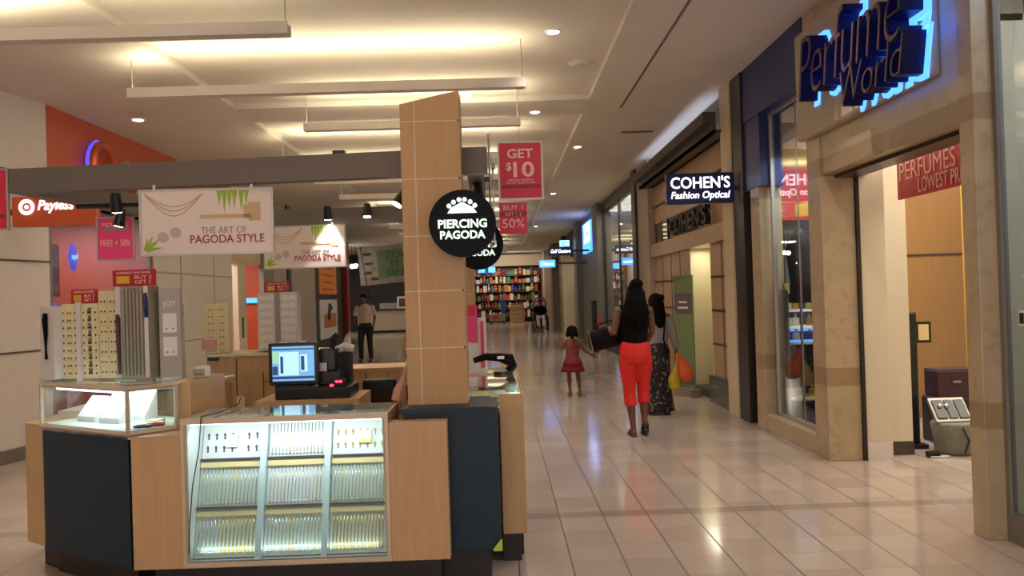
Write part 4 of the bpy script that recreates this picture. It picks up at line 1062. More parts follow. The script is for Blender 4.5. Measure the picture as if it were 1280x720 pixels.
def header(x, y, z, w_, h, rz, label):
    o = empty('price_header', (x, y, z), label, 'sign', rz=R(rz))
    MB().box(-w_/2, w_/2, -.006, .006, 0, h).build('board', 'label_red', o)
    MB().box(-w_*.40, -w_*.1, -.010, -.006, h*.18, h*.62).build('yellow_patch', 'label_yellow', o)
    MB().text('BUY 2\nGET 1', (w_*.22, -.006, h*.4), w_*.4, h*.5, .003).text('EARRINGS AND MORE', (0, -.006, h*.82), w_*.8, h*.14, .003).build('lettering', 'letter_pink', o)
    return o
header(-2.46, 5.02, ZT+.45, .17, .085, -12, 'dark red price header on the cream card tower')
header(-2.09, 4.85, ZT+.54, .26, .095, -8, 'wide dark red price header on top of the middle display tower')
# rear displays on side / rear counters
d6 = tower_disp('earring_tower', -2.62, 6.75, .90, .16, .12, .66, 8, 'tall pale earring display at the back left of the kiosk', 'acrylic_white')
cards(d6, 2, 5, -.07, .07, .02, .62, -.055, 'card_white', 'white earring card on the back left display', 'cards on the back left display', .05, .08)
d7 = tower_disp('earring_tower', -2.38, 7.12, 1.14, .20, .12, .42, 5, 'short earring display with rows of pale cards behind the grey tower', 'card_cream')
cards(d7, 2, 7, -.09, .09, .01, .41, -.055, 'card_cream', 'cream earring card on the short rear display', 'cards on the short rear display', .06, .04)
MB().box(-.12,-.0,-.075,-.062,.04,.12).build('pink_label', 'pink_shirt', d7)
d8 = tower_disp('earring_tower', -1.88, 7.2, 1.14, .33, .2, .50, 4, 'wide silver earring display with red header above the monitor', 'acrylic_white')
cards(d8, 2, 7, -.15, -.03, .02, .48, -.095, 'card_white', 'white card on the left half of the wide display above the monitor', 'cards on the left half of the wide display', .055, .05, 'silver')
cards(d8, 2, 7, .03, .15, .02, .48, -.095, 'card_white', 'white card on the right half of the wide display above the monitor', 'cards on the right half of the wide display', .055, .05, 'silver')
MB().box(-.02,.02,-.106,-.095,.02,.5).build('centre_strip', 'acrylic_gray', d8)
header(-1.89, 7.18, 1.64, .2, .09, 4, 'dark red price header on the wide display above the monitor')

# -- canopy frame
cf = empty('canopy_frame', (-1.5, 6.4, 2.27), 'dark grey square beam frame carried above the kiosk', 'canopy frame')
def beam(p, q, name, z0=2.275, z1=2.425, w_=.05):
    p = V((p[0],p[1],0)); q = V((q[0],q[1],0)); d_ = (q-p).normalized(); n_ = d_.cross(V((0,0,1)))*w_
    return at(MB().add([p-n_+V((0,0,z0)), q-n_+V((0,0,z0)), q+n_+V((0,0,z0)), p+n_+V((0,0,z0)), p-n_+V((0,0,z1)), q-n_+V((0,0,z1)), q+n_+V((0,0,z1)), p+n_+V((0,0,z1))], [(0,1,2,3),(4,7,6,5),(0,4,5,1),(1,5,6,2),(2,6,7,3),(3,7,4,0)]), cf).build(name, 'beam_gray', cf)
beam((-2.985,5.25), (-.535,5.0), 'front_beam'); beam((-.195,4.96), (-.05,4.95), 'front_beam')
beam((-2.93,5.29), (-2.75,8.0), 'side_beam'); beam((-2.80,8.0), (-.1,7.9), 'rear_beam'); beam((-.12,5.0), (-.15,7.86), 'side_beam')
at(MB().box(-.97,-.90,5.02,5.07,2.425,2.45), cf).build('beam_fitting', 'black_plastic', cf)
def spot(x, y, z, label, tilt=35, rz=0, e=8, body='black_plastic', tgt=None):
    o = empty('spotlight', (x, y, z), label, 'spotlight', rz=R(rz))
    T = Matrix.Rotation(R(tilt), 4, 'X')
    MB().box(-.02,.02,-.02,.02,-.03,0).build('mount', body, o)
    MB().tube([T @ V((0,0,.0)), T @ V((0,0,-.12))], [.03,.042], 12).build('can', body, o, smooth=False)
    MB().tube([T @ V((0,0,-.116)), T @ V((0,0,-.124))], .034, 12).build('lens', 'lamp_glow', o)
    l = bpy.data.lights.new('spot', 'SPOT'); l.energy = e; l.spot_size = R(75); l.spot_blend = .6; l.shadow_soft_size = .03; l.color = (1,.95,.86)
    q = bpy.data.objects.new('spot_lamp', l); col.objects.link(q); q.location = V((x,y,z)) + Matrix.Rotation(R(rz),4,'Z') @ T @ V((0,0,-.14)); q.rotation_euler = (R(tilt),0,R(rz))
    tag(q, 'light of a canopy spotlight', 'lamp')
spot(-1.55, 7.70, 2.42, 'black spotlight on the rear beam shining on the second banner', 14, 0, 22)
spot(-1.20, 7.80, 2.44, 'black spotlight on the rear beam right of the second banner', -10, 0, 5)
spot(-2.75, 6.2, 2.27, 'dark round spotlight under the left canopy beam', 20, 60, 16)
spot(-2.4, 5.32, 2.275, 'black spotlight on an arm behind the front beam near the first banner', 20, 10, 12)
spot(-.12, 5.35, 2.275, 'black ball spotlight just above the round sign beside the tower', -20, 0, 8)
spot(-.6, 5.6, 2.275, 'black spotlight hidden behind the tower top', 35, 120, 12)
o = empty('light_track', (-2.4, 5.34, 2.20), 'short black lamp arm under the front beam left of the first banner', 'light track')
MB().tube([(-.25,0,.0),(.2,.02,.0)], .018, 8).build('arm', 'black_plastic', o); MB().box(-.02,.02,-.02,.02,0,.075).build('clamp', 'black_plastic', o)

# -- banners
def banner(name, x, y, z0, z1, w_, rz, label):
    o = empty(name, (x, y, z0), label, 'banner', rz=R(rz)); h = z1-z0; k_ = w_/.77
    MB().box(-w_/2, w_/2, -.008, .008, 0, h).build('panel', 'banner_face', o)
    MB().box(-w_/2-.012, -w_/2, -.012, .012, -.01, h+.01).box(w_/2, w_/2+.012, -.012, .012, -.01, h+.01).box(-w_/2, w_/2, -.012, .012, -.012, 0).box(-w_/2, w_/2, -.012, .012, h, h+.012).build('metal_frame', 'frame_silver', o)
    mb = MB()
    for r_, sag in ((.0,.0),(.03,.025),(.06,.055)):
        mb.tube([(-w_/2+.02+(.26+.04)*t/12*k_*1.15, -.009, h-.015-(.08+sag)*math.sin(math.pi*t/12)) for t in range(13)], .003, 5)
    mb.build('necklace_print', 'gold_print', o, smooth=True)
    MB().box(-.04*k_, .27*k_, -.011, -.008, h*.55, h*.61).box(.25*k_, .32*k_, -.011, -.008, h*.50, h*.80).box(.22*k_, .25*k_, -.011, -.008, h*.54, h*.76).build('stud_print', 'gold_print', o)
    mb = MB()
    for i, (cx, cl) in enumerate(((.08,.1),(.11,.14),(.14,.11),(.17,.12),(.21,.13),(.24,.09))):
        MB().add([(cx*k_-.016,-.010,h-.002),(cx*k_+.016,-.010,h-.002),(cx*k_-.004,-.010,h-cl)], [(0,1,2)]).build('leaf_print', 'leaf_print', o)
    for i, (a, l_) in enumerate(((10,.10),(40,.12),(65,.10),(85,.08))):
        a = R(a); d_ = V((math.cos(a),0,math.sin(a))); n_ = V((-d_.z,0,d_.x))*.016; p = V((-w_/2+.026,-.0105-i*.0005,.022))
        MB().add([p-n_*.3, p+n_, p+d_*l_, p-n_], [(0,1,2),(0,2,3)]).build('leaf_print', 'leaf_print', o)
    mb = MB()
    for cx, cz in ((-.26,.10),(-.185,.125)): MB().tube([(cx*k_,-.008,cz),(cx*k_,-.011,cz)], .032, 16, up=(0,0,1)).build('button_print', 'pearl_print', o)
    MB().text('THE ART OF', (.1*k_, -.008, h*.36), .27*k_, .04, .003).build('lettering', 'gray_text', o)
    MB().text('PAGODA STYLE', (.12*k_, -.008, h*.22), .44*k_, .05, .003, offset=.01).build('lettering', 'magenta_text', o)
    for sx in (-w_*.4, w_*.35): MB().box(sx-.008, sx+.008, -.004, .004, h, 2.28-z0).build('hanger', 'steel', o)
    return o
banner('hanging_banner', -1.745, 5.08, 1.865, 2.24, .765, 3, 'large white banner reading THE ART OF PAGODA STYLE hung under the front beam')
banner('hanging_banner', -1.785, 7.80, 1.875, 2.25, .74, -2, 'second matching pagoda style banner, spotlit, hung under the rear beam')

def poster(x, y, z0, z1, w_, label, kind, rz=0, post=None):
    o = empty('price_poster', (x, y, z0), label, 'poster', rz=R(rz)); h = z1-z0
    MB().box(-w_/2, w_/2, -.006, .006, 0, h).build('sheet', 'sign_red' if kind != 'pink' else 'sign_pink', o)
    t = .012
    if kind != 'buy': MB().box(-w_/2-t, -w_/2, -.01, .01, -t, h+t).box(w_/2, w_/2+t, -.01, .01, -t, h+t).box(-w_/2, w_/2, -.01, .01, -t, 0).box(-w_/2, w_/2, -.01, .01, h, h+t).build('frame', 'frame_silver', o)
    mb = MB()
    if kind == 'get':
        mb.text('GET', (0,-.006,h*.81), w_*.62, h*.17, .003, offset=.02).text('10', (w_*.08,-.006,h*.52), w_*.5, h*.28, .003, offset=.02).text('$', (-w_*.28,-.006,h*.57), w_*.13, h*.17, .003, offset=.02)
        mb.text('PIERCING EARRINGS', (0,-.006,h*.33), w_*.6, h*.03, .002).text('WITH PURCHASE', (0,-.006,h*.28), w_*.7, h*.03, .002)
        MB().box(-w_*.46, w_*.46, -.0075, -.006, h*.18, h*.245).build('dark_strip', 'sign_darkred', o)
    elif kind == 'buy':
        mb.text('BUY 1', (0,-.006,h*.84), w_*.7, h*.15, .003).text('50%', (0,-.006,h*.34), w_*.8, h*.28, .003)
        MB().box(-w_*.48, w_*.48, -.0075, -.006, h*.56, h*.71).build('dark_strip', 'sign_darkred', o)
        mb.text('GET 1 2', (0,-.0076,h*.635), w_*.6, h*.10, .002)
    else:
        mb.text('PIERCING', (0,-.006,h*.84), w_*.75, h*.1, .003).text('FREE + 50%', (0,-.006,h*.40), w_*.85, h*.16, .003)
        MB().box(-w_*.35, w_*.4, -.0075, -.006, h*.70, h*.77).build('gray_strip', 'acrylic_gray', o)
    mb.build('lettering', 'letter_pink', o)
    if post: MB().box(-.006, .006, -.004, .004, h, post-z0).build('hanger', 'steel', o)
    return o
p = empty('sign_pole', (-.04, 5.42, 1.86), 'slim dark metal pole holding the red price posters right of the tower', 'pole')
MB().tube([(0,0,0),(0,0,.74)], .007, 8).build('shaft', 'steel', p); MB().tube([(.02,0,.02),(.02,0,.6)], .006, 6).build('side_rod', 'steel', p)
MB().box(-.09,.0,-.01,.01,.43,.46).build('arm', 'dark_steel', p)
MB().ell((.025,-.01,.52), .012,.012,.02).ell((.025,-.01,.42), .012,.012,.02).ell((.025,-.01,.62-.08), .01,.01,.01).build('clip', 'steel', p, smooth=True)
poster(.160, 5.40, 2.175, 2.53, .268, 'red framed poster reading GET $10 on the pole right of the tower', 'get')
poster(.105, 5.40, 1.945, 2.148, .178, 'smaller red poster reading BUY 1 GET 1 50% below the GET $10 poster', 'buy')
MB().box(-.145, -.125, -.004, .004, .1, .13).build('clip', 'steel', [o_ for o_ in col.objects if o_.name.startswith('price_poster')][0])
o = poster(-3.145, 5.22, 2.06, 2.42, .26, 'red GET $10 poster cut by the left edge of the photo', 'get')
MB().box(.13,.2,-.006,.006,.25,.27).build('clip', 'steel', o)
poster(-2.98, 6.6, 1.93, 2.25, .27, 'pink poster reading PIERCING FREE + 50% hung under the left canopy beam', 'pink', 0, 2.30)

def disc(x, y, z, label):
    o = empty('round_sign', (x, y, z), label, 'sign')
    MB().tube([(0,0,0),(0,.05,0)], .182, 48, up=(0,0,1)).build('disc', 'disc_black', o)
    MB().text('PIERCING', (0,0,-.002), .265, .048, .004, offset=.03).text('PAGODA', (0,0,-.062), .245, .046, .004, offset=.03).build('lettering', 'mint_lit', o)
    mb = MB().add([(-.08,0,.055),(.08,0,.055),(.06,0,.085),(.03,0,.10),(0,0,.115),(-.03,0,.10),(-.06,0,.085),(-.08,-.005,.055),(.08,-.005,.055),(.06,-.005,.085),(.03,-.005,.10),(0,-.005,.115),(-.03,-.005,.10),(-.06,-.005,.085)],
        [(0,1,2,3,4,5,6),(13,12,11,10,9,8,7)]+[(i,(i+1)%7,(i+1)%7+7,i+7) for i in range(7)])
    for cx, cz in ((-.07,.095),(-.045,.115),(-.015,.128),(.015,.128),(.045,.115),(.07,.095)): mb.tube([(cx,-.005,cz),(cx,0,cz)], .013, 10, up=(0,0,1))
    mb.build('crown_logo', 'mint_lit', o)
    MB().box(-.06, -.02, .05, .17, -.02, .02).build('bracket', 'dark_steel', o)
    return o
disc(-.188, 4.545, 1.95, 'large round black sign with white crown and words PIERCING PAGODA on the tower front')
disc(-.143, 6.0, 1.925, 'second round black PIERCING PAGODA sign mostly hidden behind the first')
MB().box(-.03,.03,.02,.05,.17,.36).build('hanger', 'dark_steel', [o_ for o_ in col.objects if o_.name == 'round_sign.001'][0])

# ================================================================== PEOPLE
def limb(mb, pts, rs, n=12): return mb.tube(pts, rs, n)
def foot(mb, a, toe, r=1.0):
    a = V(a); toe = V(toe); h = (toe-a); h.z = 0; hn = h.normalized()
    heel = V((a.x, a.y, toe.z))-hn*.045
    mb.tube([heel+V((0,0,.012)), V((a.x,a.y,toe.z))+V((0,0,.025))+hn*.02, a.lerp(toe,.55)*1+V((0,0,0)), toe], [(.028,.03),(.036,.042),(.042,.03),(.03,.014)], 10, up=(0,0,1))
    return mb
def hand(mb, wr, d, side, curl=.5):
    """wr wrist, d direction of the hand, side = direction in which the thumb lies"""
    wr = V(wr); d = V(d).normalized(); s_ = V(side); s_ = (s_-d*s_.dot(d)).normalized(); n_ = d.cross(s_)
    mb.tube([wr-d*.015, wr+d*.02, wr+d*.055, wr+d*.088], [(.026,.018),(.034,.016),(.040,.015),(.037,.012)], 10, up=n_)
    for i, (off, L) in enumerate(((.028,.072),(.009,.08),(-.010,.075),(-.028,.058))):
        b0 = wr+d*.08+s_*off; b1 = b0+d*L*.45-n_*curl*.01; b2 = b1+(d*.8-n_*curl).normalized()*L*.32; b3 = b2+(d*.4-n_*curl*1.4).normalized()*L*.25
        mb.tube([b0,b1,b2,b3], [.0095,.009,.008,.0065], 7)
    t0 = wr+d*.03+s_*.026; mb.tube([t0, t0+(d+s_*1.1).normalized()*.035, t0+(d+s_*1.1).normalized()*.035+(d*1.4+s_*.3).normalized()*.032], [.013,.011,.008], 7)
def human(o, J, skin, vox=.009, face=1, s=1.0, head_r=1.0, build=1.0):
    """one continuous body: J holds the joints"""
    mb = MB(); P_ = lambda k: V(J[k])
    pel, wst, cht, nck, hd = P_('pelvis'), P_('waist'), P_('chest'), P_('neck'), P_('head')
    b_ = build*s
    mb.tube([pel-V((0,0,.09*s)), pel, wst, cht, nck-V((0,0,.07*s)), nck-V((0,0,.02*s))], [(.12*b_,.09*b_),(.165*b_,.12*b_),(.125*b_,.095*b_),(.16*b_,.112*b_),(.12*b_,.075*b_),(.055*b_,.05*b_)], 18, up=J.get('front', (0,1,0)))
    mb.tube([nck-V((0,0,.06*s)), nck, hd-V((0,0,.04*s))], [.055*s,.046*s,.05*s], 12)
    mb.ell(hd, .074*s*head_r, .092*s*head_r, .112*s*head_r, 18, 12)
    fw = V(J.get('front', (0,1,0))).normalized(); rt = V((fw.y,-fw.x,0))
    mb.ell(hd+fw*.03*s-V((0,0,.055*s)), .05*s, .055*s, .05*s)            # jaw
    mb.tube([hd+fw*.085*s+V((0,0,.015*s)), hd+fw*.105*s-V((0,0,.02*s))], [.008*s,.014*s], 8)   # nose
    for q in (-1,1): mb.ell(hd+rt*q*.075*s-V((0,0,.005*s)), .012*s, .02*s, .03*s)
    for S in ('L','R'):
        sh_, el, wr = P_('sh'+S), P_('el'+S), P_('wr'+S)
        cl = nck.lerp(sh_, .45)
        mb.tube([cl, sh_, sh_.lerp(el,.3), el, el.lerp(wr,.25), wr], [.05*b_,.052*b_,.046*b_,.036*b_,.036*b_,.024*b_], 12)
        hp, kn, an, toe = P_('hip'+S), P_('kn'+S), P_('an'+S), P_('toe'+S)
        mb.tube([hp+V((0,0,.04*s)), hp.lerp(kn,.25), hp.lerp(kn,.7), kn, kn.lerp(an,.3), kn.lerp(an,.75), an, an-V((0,0,.03*s))], [.092*b_,.088*b_,.062*b_,.052*b_,.054*b_,.036*b_,.032*b_,.034*b_], 14)
        foot(mb, an, toe)
        dirn = V(J['hd'+S]) if 'hd'+S in J else (wr-el)
        hb = MB(); hand(hb, (0,0,0), dirn, J.get('th'+S, fw), J.get('curl', .5))
        mb.add([wr+v*s for v in hb.v], hb.f)
    body = mb.build('body', skin, o, remesh=vox)
    if face:
        e = MB()
        for q in (-1,1): e.ell(hd+fw*.084*s+rt*q*.03*s+V((0,0,.012*s)), .011*s, .006*s, .006*s, 8, 6)
        e.build('eyes', 'sign_white', o, smooth=True)
        e = MB()
        for q in (-1,1): e.ell(hd+fw*.089*s+rt*q*.03*s+V((0,0,.012*s)), .005*s, .004*s, .005*s, 8, 6)
        e.build('pupils', 'ink_dark', o, smooth=True)
        MB().tube([hd+fw*.082*s-rt*.024*s-V((0,0,.055*s)), hd+fw*.09*s-V((0,0,.053*s)), hd+fw*.082*s+rt*.024*s-V((0,0,.055*s))], [.003*s,.006*s,.003*s], 6).build('mouth', 'red_pillar', o, smooth=True)
    return body
def trunk(J, r, keys, n=18, up=None):
    return MB().tube([V(J[k]) if isinstance(k, str) else V(k) for k in keys], r, n, up=up or J.get('front', (0,1,0)))

# ---- woman in red trousers
W = empty('person', (1.44, 9.02, 0), 'woman seen from behind in black top and bright red cropped trousers, walking away', 'person')
J = dict(pelvis=(0,0,.90), waist=(0,0,1.05), chest=(0,.0,1.23), neck=(0,.0,1.40), head=(.02,.03,1.53),
    shL=(-.165,0,1.345), elL=(-.235,-.06,1.10), wrL=(-.25,.12,1.16), shR=(.165,0,1.345), elR=(.20,.04,1.12), wrR=(.15,.17,.98),
    hipL=(-.082,0,.86), knL=(-.07,.04,.46), anL=(-.045,.0,.07), toeL=(-.06,.13,.02),
    hipR=(.082,0,.86), knR=(.09,.10,.475), anR=(.085,.03,.10), toeR=(.085,.13,.03), hdL=(-.6,.5,-.2), thL=(0,.3,1))
human(W, J, 'skin_brown', .0075, s=.97)
mb = trunk(J, [(.155,.13),(.172,.135),(.168,.125),(.135,.103)], [(0,0,.80),(0,-.005,.88),(0,0,.96),(0,0,1.03)])
for S in 'LR':
    hp, kn, an = V(J['hip'+S]), V(J['kn'+S]), V(J['an'+S]); mb.tube([hp, hp.lerp(kn,.3), hp.lerp(kn,.75), kn, kn.lerp(an,.35)], [.098,.098,.075,.065,.068], 16)
mb.build('trousers', 'pants_red', W, remesh=.009)
mb = trunk(J, [(.15,.118),(.135,.108),(.15,.115),(.17,.122),(.15,.10),(.075,.06)], [(0,0,.95),(0,0,1.05),(0,0,1.15),(0,0,1.25),(0,0,1.345),(0,0,1.40)])
for q in (-1,1): mb.tube([(q*.10,0,1.37),(q*.15,0,1.36)], [.055,.052], 10)
mb.build('top', 'top_black', W, remesh=.009)
mb = MB().ell((.02,.0,1.555), .088, .10, .105, 18, 12).ell((.03,-.03,1.635), .075, .07, .055)
mb.tube([(.01,-.06,1.54),(0,-.10,1.44),(-.01,-.12,1.34)], [(.085,.06),(.10,.055),(.09,.04)], 14)
rg = random.Random(3)
for k in range(26):
    x = -.10+.2*k/25; e_ = x*1.35+rg.uniform(-.02,.02); zz = rg.uniform(1.12,1.24)+abs(x)*.5; w1 = rg.uniform(-.015,.015)
    mb.tube([(x*.8+.02,-.05,1.55),(x*1.0+w1,-.115,1.42),(x*1.2-w1,-.135,1.32),(e_+w1,-.135,(1.30+zz)/2),(e_,-.125,zz)], [.02,.02,.018,.014,.006], 7)
mb.build('hair', 'hair_black', W, remesh=.0075)
mb = MB().tube([(-.045,-.06,.012),(-.045,.02,.012),(-.06,.15,.012)], [(.036,.010),(.038,.010),(.042,.010)], 10, up=(0,0,1)); mb.tube([(-.09,.08,.015),(-.075,.085,.055),(-.045,.085,.065),(-.015,.08,.015)], .008, 6)
mb.build('sandal', 'sandal_brown', W, smooth=True)
mb = MB().tube([(.085,-.03,.05),(.085,.03,.05),(.085,.09,.02),(.085,.16,.016)], [(.03,.03),(.038,.032),(.042,.022),(.035,.012)], 10, up=(0,0,1)).tube([(.085,-.03,.045),(.085,-.03,.0)], [.015,.01], 8).tube([(.085,.02,.06),(.085,.0,.13)], [.042,.04], 10)
mb.build('heeled_shoe', 'shoe_dark', W, smooth=True)
bag = empty('handbag', (1.44-.29, 9.18, 1.05), 'long black duffel bag with olive piping on the arm of the red-trousered woman', 'bag')
T = Matrix.Rotation(R(-12), 4, 'Y')
MB().tube([T @ V(p_) for p_ in ((-.19,0,.0),(-.17,0,.0),(0,0,.01),(.17,0,.0),(.19,0,.0))], [(.06,.085),(.085,.115),(.09,.12),(.085,.11),(.06,.08)], 18, up=(0,0,1)).build('body', 'bag_black', bag, smooth=True)
MB().tube([T @ V((-.178+.001*math.cos(t),.092*math.cos(t*math.pi/10),.118*math.sin(t*math.pi/10))) for t in range(21)], .007, 6).build('piping', 'bag_olive', bag, smooth=True)
MB().tube([T @ V((-.08,-.02,.11)), T @ V((-.04,-.03,.17)), V((.06,-.03,.20)), T @ V((.10,-.03,.17)), T @ V((.11,-.02,.10))], .008, 6).build('handle', 'bag_black', bag, smooth=True)

# ---- second woman
W2 = empty('person', (1.97, 10.6, 0), 'woman in grey sweater and long black floral skirt beside the woman in red trousers', 'person')
J = dict(pelvis=(0,0,.80), waist=(0,0,.95), chest=(0,.0,1.12), neck=(0,.0,1.27), head=(0,.03,1.39),
    shL=(-.15,0,1.22), elL=(-.19,.02,1.02), wrL=(-.14,.15,.92), shR=(.155,0,1.22), elR=(.20,-.03,1.00), wrR=(.245,.0,.80),
    hipL=(-.075,0,.77), knL=(-.08,.06,.42), anL=(-.08,.02,.07), toeL=(-.08,.13,.02),
    hipR=(.075,0,.77), knR=(.08,.0,.42), anR=(.085,-.06,.08), toeR=(.085,.05,.02), hdR=(.02,0,-1))
human(W2, J, 'skin_brown', .009, s=.9)
mb = trunk(J, [(.15,.12),(.14,.11),(.15,.115),(.165,.12),(.14,.10),(.07,.06)], [(0,0,.78),(0,0,.9),(0,0,1.0),(0,0,1.12),(0,0,1.22),(0,0,1.275)])
for S in 'LR':
    a, b_, c_ = V(J['sh'+S]), V(J['el'+S]), V(J['wr'+S]); mb.tube([a, a.lerp(b_,.5), b_, c_.lerp(b_,.08)], [.062,.055,.05,.04], 12)
mb.build('sweater', 'sweater_gray', W2, remesh=.01)
trunk(J, [(.135,.11),(.165,.13),(.155,.14),(.165,.16),(.20,.19),(.205,.19)], [(0,0,.90),(0,0,.78),(0,0,.55),(0,0,.3),(0,0,.06),(0,0,.045)]).build('skirt', 'floral_black', W2, smooth=True)
mb = MB().ell((0,.0,1.42), .095, .11, .11, 16, 10).tube([(0,-.05,1.42),(0,-.09,1.32),(.02,-.11,1.2),(.03,-.10,1.08)], [(.09,.06),(.10,.05),(.09,.04),(.04,.02)], 12).ell((.07,-.02,1.47), .045, .045, .04)
mb.build('hair', 'hair_black', W2, remesh=.011)
MB().tube([(-.08,.14,1.20),(.03,.135,1.28),(.1,.0,1.30),(.09,-.115,1.2),(.06,-.14,.95),(.1,-.14,.75)], .010, 6).build('bag_strap', 'top_black', W2, smooth=True)
mb = MB()
for x, y in ((-.08,.02),(.085,-.06)): mb.tube([(x,y-.04,.03),(x,y+.04,.035),(x,y+.12,.02)], [(.035,.03),(.042,.034),(.036,.018)], 10, up=(0,0,1))
mb.build('shoes', 'shoe_dark', W2, smooth=True)
o = empty('handbag', (2.27, 10.55, .52), 'bright orange slouchy bag hanging from the right hand of the grey sweater woman', 'bag')
MB().tube([(-.06,0,.24),(-.04,0,.17),(.0,0,.08),(.03,0,-.02),(.04,0,-.10),(.04,0,-.13)], [(.015,.02),(.06,.045),(.095,.06),(.115,.07),(.09,.06),(.03,.02)], 14).build('body', 'bag_orange', o, smooth=True)
MB().tube([(-.07,0,.2),(-.09,.0,.26),(-.06,0,.27),(-.03,0,.18)], .008, 6).build('handle', 'bag_orange', o, smooth=True)
o = empty('carrier_bag', (2.16, 10.5, .40), 'crumpled yellow plastic bag hanging below the grey sweater sleeve', 'bag')
MB().tube([(.04,0,.36),(.03,0,.22),(.0,0,.12),(-.01,0,.04),(.0,0,-.06),(.0,0,-.10)], [(.008,.008),(.015,.015),(.05,.04),(.08,.05),(.075,.05),(.03,.02)], 9).build('body', 'bag_yellow', o)

# ---- girl
Gm = empty('person', (1.08, 12.74, 0), 'small girl in rust top and red ruffled skirt walking with one arm held out', 'person')
s_ = .66
J = dict(pelvis=(0,0,.55), waist=(0,0,.66), chest=(0,0,.75), neck=(0,0,.86), head=(0,.01,.96),
    shL=(-.11,0,.82), elL=(-.165,-.01,.70), wrL=(-.175,.05,.80), shR=(.11,0,.82), elR=(.19,0,.68), wrR=(.285,.02,.62),
    hipL=(-.055,0,.52), knL=(-.06,.05,.30), anL=(-.055,.0,.06), toeL=(-.055,.09,.02),
    hipR=(.055,0,.52), knR=(.075,-.0,.30), anR=(.085,-.05,.07), toeR=(.085,.03,.02), thR=(0,.2,1), thL=(1,0,0))
human(Gm, J, 'skin_brown', .007, s=s_, head_r=1.25)
mb = trunk(J, [(.11,.085),(.10,.08),(.115,.085),(.10,.07),(.05,.045)], [(0,0,.55),(0,0,.65),(0,0,.75),(0,0,.82),(0,0,.86)]); mb.build('top', 'top_rust', Gm, remesh=.008)
mb = MB(); n = 28
rings = [(.60,.10,0),(.52,.135,.008),(.47,.15,.014),(.465,.135,.012),(.42,.16,.018),(.37,.175,.022),(.372,.15,.02)]
vs = []; fs = []
for z, r_, w_ in rings:
    for k in range(n): a = 2*math.pi*k/n; q = r_+w_*math.sin(a*9); vs.append((q*math.cos(a), q*.85*math.sin(a), z))
for i in range(len(rings)-1):
    for k in range(n): fs.append([i*n+k, i*n+(k+1)%n, (i+1)*n+(k+1)%n, (i+1)*n+k])
fs.append(list(range(n))); mb.add(vs, fs).build('skirt', 'skirt_red', Gm, smooth=True)
mb = MB().ell((0,-.01,.985), .088, .10, .088, 16, 10).tube([(0,-.09,.98),(.0,-.12,.93),(-.01,-.12,.87)], [.03,.035,.015], 8).ell((-.07,-.02,.93), .03,.03,.04).ell((.07,-.02,.93), .03,.03,.04)
mb.build('hair', 'hair_black', Gm, remesh=.009)
mb = MB()
for x, y in ((-.055,0),(.085,-.05)): mb.tube([(x,y-.03,.015),(x,y+.03,.018),(x,y+.09,.012)], [(.025,.016),(.03,.018),(.026,.012)], 8, up=(0,0,1))
mb.build('shoes', 'sandal_brown', Gm, smooth=True)

# ---- man
Mn = empty('person', (-3.40, 21.2, 0), 'man in pale short sleeved shirt and black trousers holding a white sack beyond the kiosk', 'person')
fr_ = (-.35,-.93,0)
J = dict(front=fr_, pelvis=(0,0,.93), waist=(0,0,1.08), chest=(0,0,1.27), neck=(0,-.01,1.45), head=(-.03,-.04,1.58),
    shL=(.18,.0,1.40), elL=(.24,.02,1.14), wrL=(.22,-.04,.92), shR=(-.18,0,1.40), elR=(-.26,-.02,1.14), wrR=(-.32,-.08,.90),
    hipL=(.09,0,.90), knL=(.11,-.02,.49), anL=(.13,.02,.08), toeL=(.14,-.10,.02),
    hipR=(-.09,0,.90), knR=(-.11,-.04,.49), anR=(-.12,.0,.08), toeR=(-.15,-.13,.02))
human(Mn, J, 'skin_brown', .011, s=1)
mb = trunk(J, [(.165,.125),(.15,.12),(.17,.125),(.185,.13),(.15,.10),(.07,.06)], [(0,0,.92),(0,0,1.05),(0,0,1.18),(0,0,1.3),(0,0,1.41),(0,0,1.46)])
for S in 'LR':
    a, b_ = V(J['sh'+S]), V(J['el'+S]); mb.tube([a, a.lerp(b_,.5), b_.lerp(a,.1)], [.072,.062,.056], 12)
mb.build('shirt', 'shirt_pale', Mn, remesh=.012)
mb = trunk(J, [(.16,.125),(.17,.13),(.155,.12)], [(0,0,.84),(0,0,.92),(0,0,1.0)])
for S in 'LR':
    hp, kn, an = V(J['hip'+S]), V(J['kn'+S]), V(J['an'+S]); mb.tube([hp, hp.lerp(kn,.4), kn, an], [.10,.092,.072,.062], 14)
mb.build('trousers', 'trousers_black', Mn, remesh=.012)
MB().ell((-.025,-.02,1.63), .085, .10, .085, 14, 10).build('hair', 'hair_dark', Mn, smooth=True)
mb = MB()
for x, y in ((.13,.02),(-.12,0)): mb.tube([(x,y+.05,.035),(x,y-.04,.04),(x-.02,y-.15,.025)], [(.04,.035),(.046,.038),(.038,.022)], 10, up=(0,0,1))
mb.build('shoes', 'shoe_dark', Mn, smooth=True)
o = empty('sack', (-3.83, 21.1, .45), 'pale translucent plastic sack hanging from the hand of the man', 'bag')
MB().tube([(.09,0,.42),(.05,0,.30),(.0,0,.16),(-.03,0,.0),(-.03,0,-.16),(-.03,0,-.22)], [(.012,.012),(.03,.03),(.09,.08),(.12,.10),(.10,.09),(.04,.04)], 9).build('body', 'white_cloth', o)

